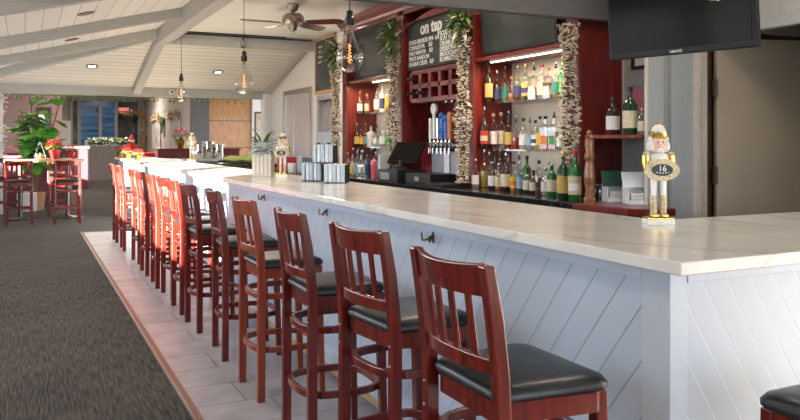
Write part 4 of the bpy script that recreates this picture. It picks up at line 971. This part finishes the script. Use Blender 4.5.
# things on the service side, far end
def pitcher(x, y, z, s, label):
    t = thing('metal_pitcher', label, 'pitcher', (x, y, z), R(200), 'steel pitchers at the far bar end')
    MB().lathe([(.075*s, 0), (.08*s, .01*s), (.078*s, .16*s), (.085*s, .24*s), (.078*s, .24*s), (.07*s, .02*s)], 20).build('body', 'chrome', t, smooth=True)
    MB().tube([(.075*s, 0, .2*s), (.13*s, 0, .19*s), (.13*s, 0, .08*s), (.077*s, 0, .05*s)], .009*s, 8).build('handle', 'chrome', t, smooth=True)
    MB().box(-.11*s, -.07*s, -.02*s, .02*s, .2*s, .235*s).build('spout', 'chrome', t, .004)
for px, y, s, l in ((199, 14.65, 1.1, 'left one of the row'), (208, 14.75, 1.35, 'the tallest, in the middle'), (218.5, 14.7, 1.1, 'right one of the row')):
    pitcher(atY(px, y), y, 1.07, s, 'polished steel pitcher at the far bar end, '+l)
# service station behind the bar (aisle side)
sv = thing('service_counter', 'dark service counter behind the bar left of the red cabinet', 'counter', (0, 0, 0))
MB().box(3.2, 4.2, 9.5, 11.0, .93, .97).build('worktop', 'stone_black', sv, .005); MB().box(3.25, 4.2, 9.55, 10.95, 0, .93).build('cabinet', 'steel', sv, .005)
sv2 = thing('low_shelf_counter', 'brown and black service counter behind the far bar', 'counter', (0, 0, 0))
MB().box(3.0, 3.6, 11.6, 14.0, 1.0, 1.04).build('worktop', 'stone_black', sv2, .005); MB().box(3.05, 3.6, 11.65, 13.95, 0, 1.0).build('cabinet', 'tan_box', sv2, .005)
m = MB(); 
for k in range(9): m.ball((random.uniform(-.18, .18), random.uniform(-.4, .4), .05), .10, 10, 6, (1.2, 1.5, .6))
tag(m.build('folded_cloth', 'yellow_green_cloth', None, smooth=True, loc=(3.25, 12.6, 1.05)), 'yellow-green cloth heap on the far service counter', 'cloth')
t = thing('serving_tray', 'dark oval tray of glasses on the far counter top', 'tray', (atY(222, 13.2)-.35, 13.5, 1.04)); t.location.x = 3.25
MB().lathe([(.001, 0), (.2, 0), (.22, .02), (.2, .012), (.001, .01)], 20).build('tray', 'black_plastic', t, smooth=True)
for k in range(5): MB().lathe([(.025, 0), (.033, .09), (.03, .09), (.023, .004)], 12, c=(.11*math.cos(k*1.26), .11*math.sin(k*1.26), .012)).build('tumbler', 'clear_glass', t, smooth=True)
m = MB().box(-.09, .09, -.10, .10, 0, .22); tag(m.build('speaker_box', 'blue_grey_panel', None, .01, loc=(3.4, 9.9, .97)), 'small blue-grey box on the service counter behind the napkin holders', 'box')
m = MB().box(-.12, .12, -.10, .10, 0, .20); tag(m.build('wine_crate', 'red_paint', None, .006, loc=(3.4, 10.7, .97)), 'dark red box on the service counter left of the blue-grey box', 'box')
for i in range(2):
    m = MB().lathe([(.035, 0), (.04, .12), (.037, .12), (.032, .005)], 14); tag(m.build('coffee_mug', 'white_ceramic', None, smooth=True, loc=(3.36, 10.42-.12*i, .97)), ('white cup beside the dark red box', 'white cup farther from the dark red box')[i], 'cup')

# ================================================================== CEILING THINGS
fan = thing('ceiling_fan', 'bronze ceiling fan with red-brown blades near the back bar', 'ceiling fan', (2.92, 8.955, ZC))
MB().lathe([(.075, 0), (.075, -.03), (.055, -.08), (.03, -.09), (.02, -.10)], 20).build('canopy', 'pewter', fan, smooth=True)
MB().lathe([(.02, -.09), (.03, -.11), (.10, -.12), (.135, -.16), (.14, -.20), (.11, -.245), (.06, -.26), (.05, -.31), (.03, -.33), (.001, -.335)], 24).build('motor', 'pewter', fan, smooth=True)
for k in range(5):
    a = R(-38+72*k); M = Matrix.Rotation(a, 4, 'Z') @ Matrix.Translation((0, 0, -.235)) @ Matrix.Rotation(R(-16), 4, 'X')
    MB().prism([(.09, -.02), (.2, -.035), (.2, .035), (.09, .02)], -.006, .002, M).build('blade_arm', 'pewter', fan)
    MB().prism([(.17, -.05), (.30, -.065), (.55, -.07), (.62, -.055), (.645, 0), (.62, .055), (.55, .07), (.30, .065), (.17, .05)], .002, .010, M).build('blade', 'fan_blade', fan, .003)
fan2 = thing('ceiling_fan', 'dark ceiling fan in the far dining room left of the exit sign', 'ceiling fan', (atY(101, 22.5), 22.5, 3.4))
MB().lathe([(.02, 0), (.02, -.62), (.06, -.63), (.12, -.66), (.12, -.76), (.05, -.80), (.001, -.81)], 16).build('motor', 'bronze', fan2, smooth=True)
for k in range(4):
    M = Matrix.Rotation(R(25+90*k), 4, 'Z') @ Matrix.Translation((0, 0, -.72)) @ Matrix.Rotation(R(12), 4, 'X'); MB().box(.1, .68, -.07, .07, 0, .012, M).build('blade', 'fan_blade', fan2)
# downlights
def downlight(x, y, z, tilt, label, lit, e=14):
    t = thing('recessed_light', label, 'ceiling light', (x, y, z), 0, 'recessed ceiling lights'); t.rotation_euler = tilt
    MB().lathe([(.062, -.004), (.066, -.012), (.09, -.010), (.095, 0), (.062, 0)], 24).build('trim_ring', 'bronze', t, smooth=True)
    MB().lathe([(.001, -.004), (.06, -.004)], 20).build('lens', 'lamp_glow' if lit else 'unlit_bulb', t)
    if lit:
        l = bpy.data.lights.new('downlight', 'SPOT'); l.energy = e; l.color = (1, .86, .70); l.spot_size = R(130); l.spot_blend = .6; l.shadow_soft_size = .06
        lo = bpy.data.objects.new('downlight', l); C.objects.link(lo); lo.parent = t; lo.location = (0, 0, -.03)
    return t
tl = (0, -math.atan(.245), 0); te = (-math.atan(.276), 0, 0)
downlight(.594, 9.0, zl(.594)-.003, tl, 'unlit copper recessed light in the sloping plank ceiling, nearer one', False)
downlight(.572, 11.35, zl(.572)-.003, tl, 'unlit copper recessed light in the sloping plank ceiling, farther one', False)
downlight(.0729*13.56, 13.56, 3.06-.276*1.56-.003, te, 'lit recessed light in the end slope, left one', True)
downlight(.2248*13.6, 13.6, 3.06-.276*1.6-.003, te, 'lit recessed light in the end slope, right one', True)
# track light
tr = thing('track_light', 'black track light rail along the top of the tie beam', 'track light', (0, 11.86, ZC))
MB().box(2.0, 3.75, -.012, .012, -.02, 0).box(2.0, 4.2, .04, .06, -.04, -.022).build('rail', 'black_metal', tr, .003)
MB().tube([(3.05, 0, -.03), (3.05, 0, -.10)], .008, 8).build('stem', 'black_metal', tr); MB().lathe([(.02, 0), (.04, .02), (.045, .11), (.04, .11)], 16, Matrix.Translation((3.05, 0, -.10)) @ Matrix.Rotation(R(155), 4, 'X')).build('spot_head', 'cap_silver', tr, smooth=True)
t = thing('ceiling_vent', 'slotted vent grille in the ceiling above the back bar', 'vent', (3.05, 6.9, ZC))
m = MB().box(-.15, .15, -.15, .15, -.01, -.004)
for k in range(6): m.box(-.13, .13, -.12+k*.045, -.105+k*.045, -.016, -.01)
m.build('grille', 'grey_paint', t)
t = thing('security_camera', 'small white round security camera on the header beam', 'camera', (atY(171, 14.5), 14.5, 2.29))
MB().lathe([(.03, 0), (.045, .02), (.045, .06), (.03, .075)], 16, Matrix.Rotation(R(90), 4, 'X')).build('housing', 'white_paint', t, smooth=True); MB().lathe([(.001, .076), (.022, .076), (.001, .082)], 12, Matrix.Rotation(R(90), 4, 'X')).build('camera_lens', 'black_paint', t)
# garland under the header
g = thing('header_garland', 'sparse leafy garland with little lights along the header beam underside', 'garland', (0, 14.52, 2.20))
a = MB(); b = MB()
for k in range(130):
    x = -.35+k*.032; z = -.02-.02*abs(math.sin(k*.35))
    if random.random() < .6: a.leaf((x, random.uniform(-.04, .04), z), (random.uniform(-1, 1), random.uniform(-.5, .5), -1), random.uniform(.03, .09), .035)
    if k % 3 == 0: b.ball((x, -.03, z-.01), .009, 6, 4)
a.tube([(-.35+k*.12, 0, -.012-.008*(k % 2)) for k in range(35)], .007, 5)
a.build('leaves', 'pine', g); tag(b.build('bulbs', 'tiny_light', g), kind='stuff')
# small chalkboard on the far right wall
yc = (atX(317, 4.26)+atX(336, 4.26))/2
sc = thing('chalkboard', 'small wood framed chalkboard on the white wall left of the red cabinet', 'chalkboard', (4.26, yc, 2.20))
w = abs(atX(317, 4.26)-atX(336, 4.26))/2
MB().box(-.02, 0, -w, w, 0, .84).build('board', 'chalkboard', sc); MB().box(-.04, 0, -w-.03, w+.03, -.05, .0).box(-.03, 0, -w-.03, -w, 0, .84).box(-.03, 0, w, w+.03, 0, .84).box(-.03, 0, -w-.03, w+.03, .80, .84).build('frame', 'oak', sc, .003)
sq = MB()
for i in range(4): sq.tube([(-.021, .30-.02*j, .70-.08*i+.02*math.sin(j*1.9+i)) for j in range(10-2*(i % 2))], .004, 5)
sq.build('chalk_marks', 'chalk', sc)
m = MB()
# ================================================================== FAR ROOM THINGS
ex = thing('exit_sign', 'red lettered exit sign high on the far grey wall', 'exit sign', (atY(123.5, FY), FY, 2.5))
MB().box(-.20, .20, -.05, 0, 0, .26).build('housing', 'white_ceramic', ex, .01); MB().box(-.17, .17, -.055, -.05, .03, .23).build('sign_face', 'exit_face', ex)
text('EXIT', .2, 'exit_red', ex, basis((0, -.058, .06), (1, 0, 0), (0, 0, 1)), align='CENTER', bold=.006)
for s in (-1, 1): MB().lathe([(.04, 0), (.06, .03), (.06, .07), (.001, .075)], 12, Matrix.Translation((s*.30, 0, .13)) @ Matrix.Rotation(R(90), 4, 'X')).build('lamp_head', 'white_paint', ex, smooth=True)
t = thing('half_wall', 'grey half wall with white end post in the far dining room', 'half wall', (0, 0, 0))
yh2 = 29.0
MB().box(atY(88, yh2), atY(132, yh2), yh2, yh2+.12, 0, 1.22).build('panel', 'grey_paint', t, .01); MB().box(atY(85, yh2), atY(88.5, yh2), yh2-.05, yh2+.15, 0, 1.42).build('end_post', 'white_paint', t, .01); MB().box(atY(88, yh2), atY(132, yh2), yh2-.03, yh2+.16, 1.22, 1.27).build('cap_rail', 'white_paint', t)
t2 = thing('wall_garland', 'frosted garland lying along the far half wall', 'garland', (0, yh2+.02, 1.30)); a = MB(); b = MB()
for k in range(320):
    x = atY(88, yh2)+(atY(128, yh2)-atY(88, yh2))*random.random(); (b if k % 3 == 0 else a).chip((x, random.uniform(-.1, .1), random.uniform(-.06, .2)), .08, .02)
a.build('leaves', 'pine', t2); b.build('ornaments', 'frost_leaf', t2)
t = thing('console_shelf', 'white topped console beyond the high table at the far left', 'console', (0, 0, 0))
MB().box(atY(60, 26), atY(84, 26), 24.3, 24.7, .1, 1.18).build('cabinet', 'burgundy', t, .01); MB().box(atY(60, 26), atY(85, 26), 24.2, 24.8, 1.18, 1.24).build('console_top', 'white_paint', t, .01)
# santa-like figurine: generic red hooded figure
t = thing('red_figurine', 'small red hooded holiday figure with white trim on the half wall', 'figurine', (atY(131.5, 29), 28.9, 1.27))
t.location = (atY(131.5, 28.6), 28.6, 0)
MB().lathe([(.28, 0), (.28, .9), (.25, 1.0)], 16).build('stand', 'grey_paint', t, smooth=True)
MB().lathe([(.16, 1.0), (.20, 1.05), (.17, 1.25), (.10, 1.33)], 16).build('body', 'red_cloth', t, smooth=True); MB().ball((0, 0, 1.38), .09, 12, 8).build('head', 'skin_paint', t, smooth=True)
MB().lathe([(.11, 1.40), (.10, 1.46), (.04, 1.58), (.001, 1.64)], 14).build('hat', 'red_cloth', t, smooth=True); MB().lathe([(.115, 1.385), (.125, 1.41), (.115, 1.435)], 14).build('hat_trim', 'hair_white', t, smooth=True)
# framed panels on the dining room wall
XW = 4.38
for px0, px1, l in ((153, 160.5, 'left one'), (170.5, 180.5, 'right one')):
    ya, yb = atX(px1, XW), atX(px0, XW); p = picture(XW, (ya+yb)/2, 1.1, yb-ya, 1.15, 'mirror_art', 'cream_trim', 'tall pale framed panel topped with greenery in the dining room, '+l, 'framed panel', fr=.12)
    a = MB(); b = MB()
    for k in range(150):
        u = random.random(); (b if k % 3 == 0 else a).chip((-.06, (u-.5)*(yb-ya)*1.05, 1.08+random.uniform(-.12, .12)+.1*math.sin(u*PI)), .07, .02)
    a.build('greenery', 'gold_leaf', p); tag(b.build('berries', 'cream_berry', p), kind='stuff')
t = thing('wreath', 'dark green wreath between the two framed panels', 'wreath', (XW-.05, atX(163.5, XW), 1.95)); a = MB(); garland(a, 0, 0, -.28, .28, .22, 260, .07); a.v = [Vector((p.x*.25-.02, p.y, p.z)) for p in a.v]; a.build('leaves', 'pine', t)
t = thing('lit_garland', 'golden garland with tiny lights hanging at the dining room corner', 'garland', (atY(146.5, 32)-.12, 32.2, 0)); a = MB(); b = MB(); garland(a, 0, 0, .9, 2.55, .13, 420, .06); garland(b, 0, 0, .9, 2.55, .14, 130, .03)
for k in range(90): a.chip((-.9*random.random()**1.5, 0, 2.5+random.uniform(-.1, .1)), .08, .02)
a.build('leaves', 'gold_leaf', t); tag(b.build('lights', 'tiny_light', t), kind='stuff')
picture(atY(44, 24.96), 24.96, 1.68, .40, .72, 'dark_glass', 'brown_jamb', 'dark framed picture on the mauve wall behind the plant', 'picture', 'Y', fr=.05)
picture(atY(263, 22.4), 22.4, 1.15, .52, 1.12, 'art_beige', 'brown_jamb', 'brown framed beige picture right of the tan panelling', 'picture', 'Y', fr=.05)
t = thing('wall_sensor', 'small black wall box left of the exit sign', 'wall box', (atY(98, FY), FY, 2.55)); MB().box(-.06, .06, -.06, 0, 0, .2).build('housing', 'black_plastic', t, .005)
t = thing('small_plant', 'spiky green plant beside the brown framed picture', 'plant', (atY(262, 19), 19, 0))
MB().lathe([(.18, 0), (.22, 1.0), (.2, 1.0), (.16, .9)], 14).build('pot', 'tan_box', t, smooth=True); a = MB()
for k in range(40):
    q = random.random()*6.28; a.leaf((0, 0, .98), (math.cos(q), math.sin(q), random.uniform(.5, 2.5)), random.uniform(.3, .55), .05, bend=.3)
a.build('leaves', 'pine', t, smooth=True)
# dining furniture in the far room: red cloth table
t = thing('dining_table', 'red clothed dining table beyond the far bar end', 'table', (3.1, 19.5, 0)); MB().box(-.6, .6, -.5, .5, .72, 1.12).build('tablecloth', 'red_cloth', t, .02); MB().box(-.05, .05, -.05, .05, 0, .72).build('pedestal', 'black_metal', t)

# ================================================================== LIGHT
sun = bpy.data.lights.new('sun', 'SUN'); sun.energy = 95; sun.angle = R(.6); sun.color = (1, .88, .70)
so = bpy.data.objects.new('sun', sun); C.objects.link(so)
el = R(9); hx, hy = .576, .817
dirv = Vector((hx*math.cos(el), hy*math.cos(el), -math.sin(el)))
so.rotation_euler = dirv.to_track_quat('-Z', 'Y').to_euler()
w = bpy.data.worlds.new('world'); bpy.context.scene.world = w; w.use_nodes = True; nt = w.node_tree; nt.nodes.clear()
out = nt.nodes.new('ShaderNodeOutputWorld'); bg = nt.nodes.new('ShaderNodeBackground'); nt.links.new(bg.outputs[0], out.inputs[0])
tc = nt.nodes.new('ShaderNodeTexCoord'); sp = nt.nodes.new('ShaderNodeSeparateXYZ'); nt.links.new(tc.outputs['Generated'], sp.inputs[0])
rp = nt.nodes.new('ShaderNodeValToRGB'); nt.links.new(math_n(nt, 'ADD', math_n(nt, 'MULTIPLY', sp.outputs[2], .5), .5), rp.inputs[0])
rp.color_ramp.elements[0].position = .48; rp.color_ramp.elements[0].color = (.30, .29, .27, 1); rp.color_ramp.elements[1].position = .52; rp.color_ramp.elements[1].color = (.78, .88, 1, 1)
nt.links.new(rp.outputs[0], bg.inputs[0]); bg.inputs[1].default_value = 6.5
def area(name, loc, size, energy, col, rot=(0, 0, 0), sy=None):
    l = bpy.data.lights.new(name, 'AREA'); l.energy = energy; l.color = col; l.size = size
    if sy: l.shape = 'RECTANGLE'; l.size_y = sy
    o = bpy.data.objects.new(name, l); C.objects.link(o); o.location = loc; o.rotation_euler = rot
    return o
def portal(loc, sx, sy, rot):
    o = area('window_portal', loc, sx, 1, (1, 1, 1), rot, sy); o.data.cycles.is_portal = True
for a, b in holes: portal((-1.66, (a+b)/2, 1.65), b-a, 1.1, (R(90), 0, R(-90)))
portal((2.3, -3.21, 1.5), 3.4, 2.0, (R(90), 0, 0))
# added warm fill lamps under the ceilings, without any fixtures
for x, y, z, e in ((.3, 0.5, 2.62, 12), (.3, 3.2, 2.62, 14), (.3, 6.0, 2.62, 22), (3.0, 2.9, 3.03, 18), (2.9, 5.3, 3.03, 30), (2.9, 10.2, 3.03, 40), (.8, 19.5, 3.36, 50), (3.0, 19, 3.36, 70), (1.5, 23, 3.36, 110), (3.0, 29, 3.36, 150), (5.5, 19, 3.36, 60), (4.8, 11.3, 3.03, 25)):
    area('ceiling_lamp', (x, y, z), .3, e, (1, .86, .72))
area('window_daylight', (-.2, -2.95, 1.5), 2.0, 28, (.50, .73, 1), (R(90), 0, 0), 1.8)  # added blue fill lamp before the solid rear wall, no opening there
area('window_daylight', (2.3, -2.95, 1.75), 1.1, 3, (.55, .76, 1), (R(90), 0, 0), .9)  # small added lamp inside the rear window, boosting its daylight
area('strip_light', (XF+.05, 4.97, 2.05), .02, 14, (1, .74, .5), (0, R(0), R(0)), 1.0)
area('strip_light', (XF+.05, 7.9, 2.05), .02, 14, (1, .72, .45), (0, 0, 0), 1.2)

# ================================================================== CAMERA
cam = bpy.data.cameras.new('camera'); co = bpy.data.objects.new('camera', cam); C.objects.link(co)
co.location = (0, 0, H); co.rotation_euler = (R(90), 0, -TH)
cam.sensor_width = 36; cam.lens = 36*F/800; cam.shift_y = -(210-PY)/800; cam.clip_start = .05
sc_ = bpy.context.scene; sc_.camera = co
sc_.view_settings.view_transform = 'Standard'; sc_.view_settings.look = 'None'; sc_.view_settings.gamma = 1; sc_.view_settings.exposure = 0.08
sc_.view_settings.use_curve_mapping = False
sc_.cycles.use_denoising = True
sc_.cycles.max_bounces = 8; sc_.cycles.transparent_max_bounces = 24; sc_.cycles.sample_clamp_indirect = 6
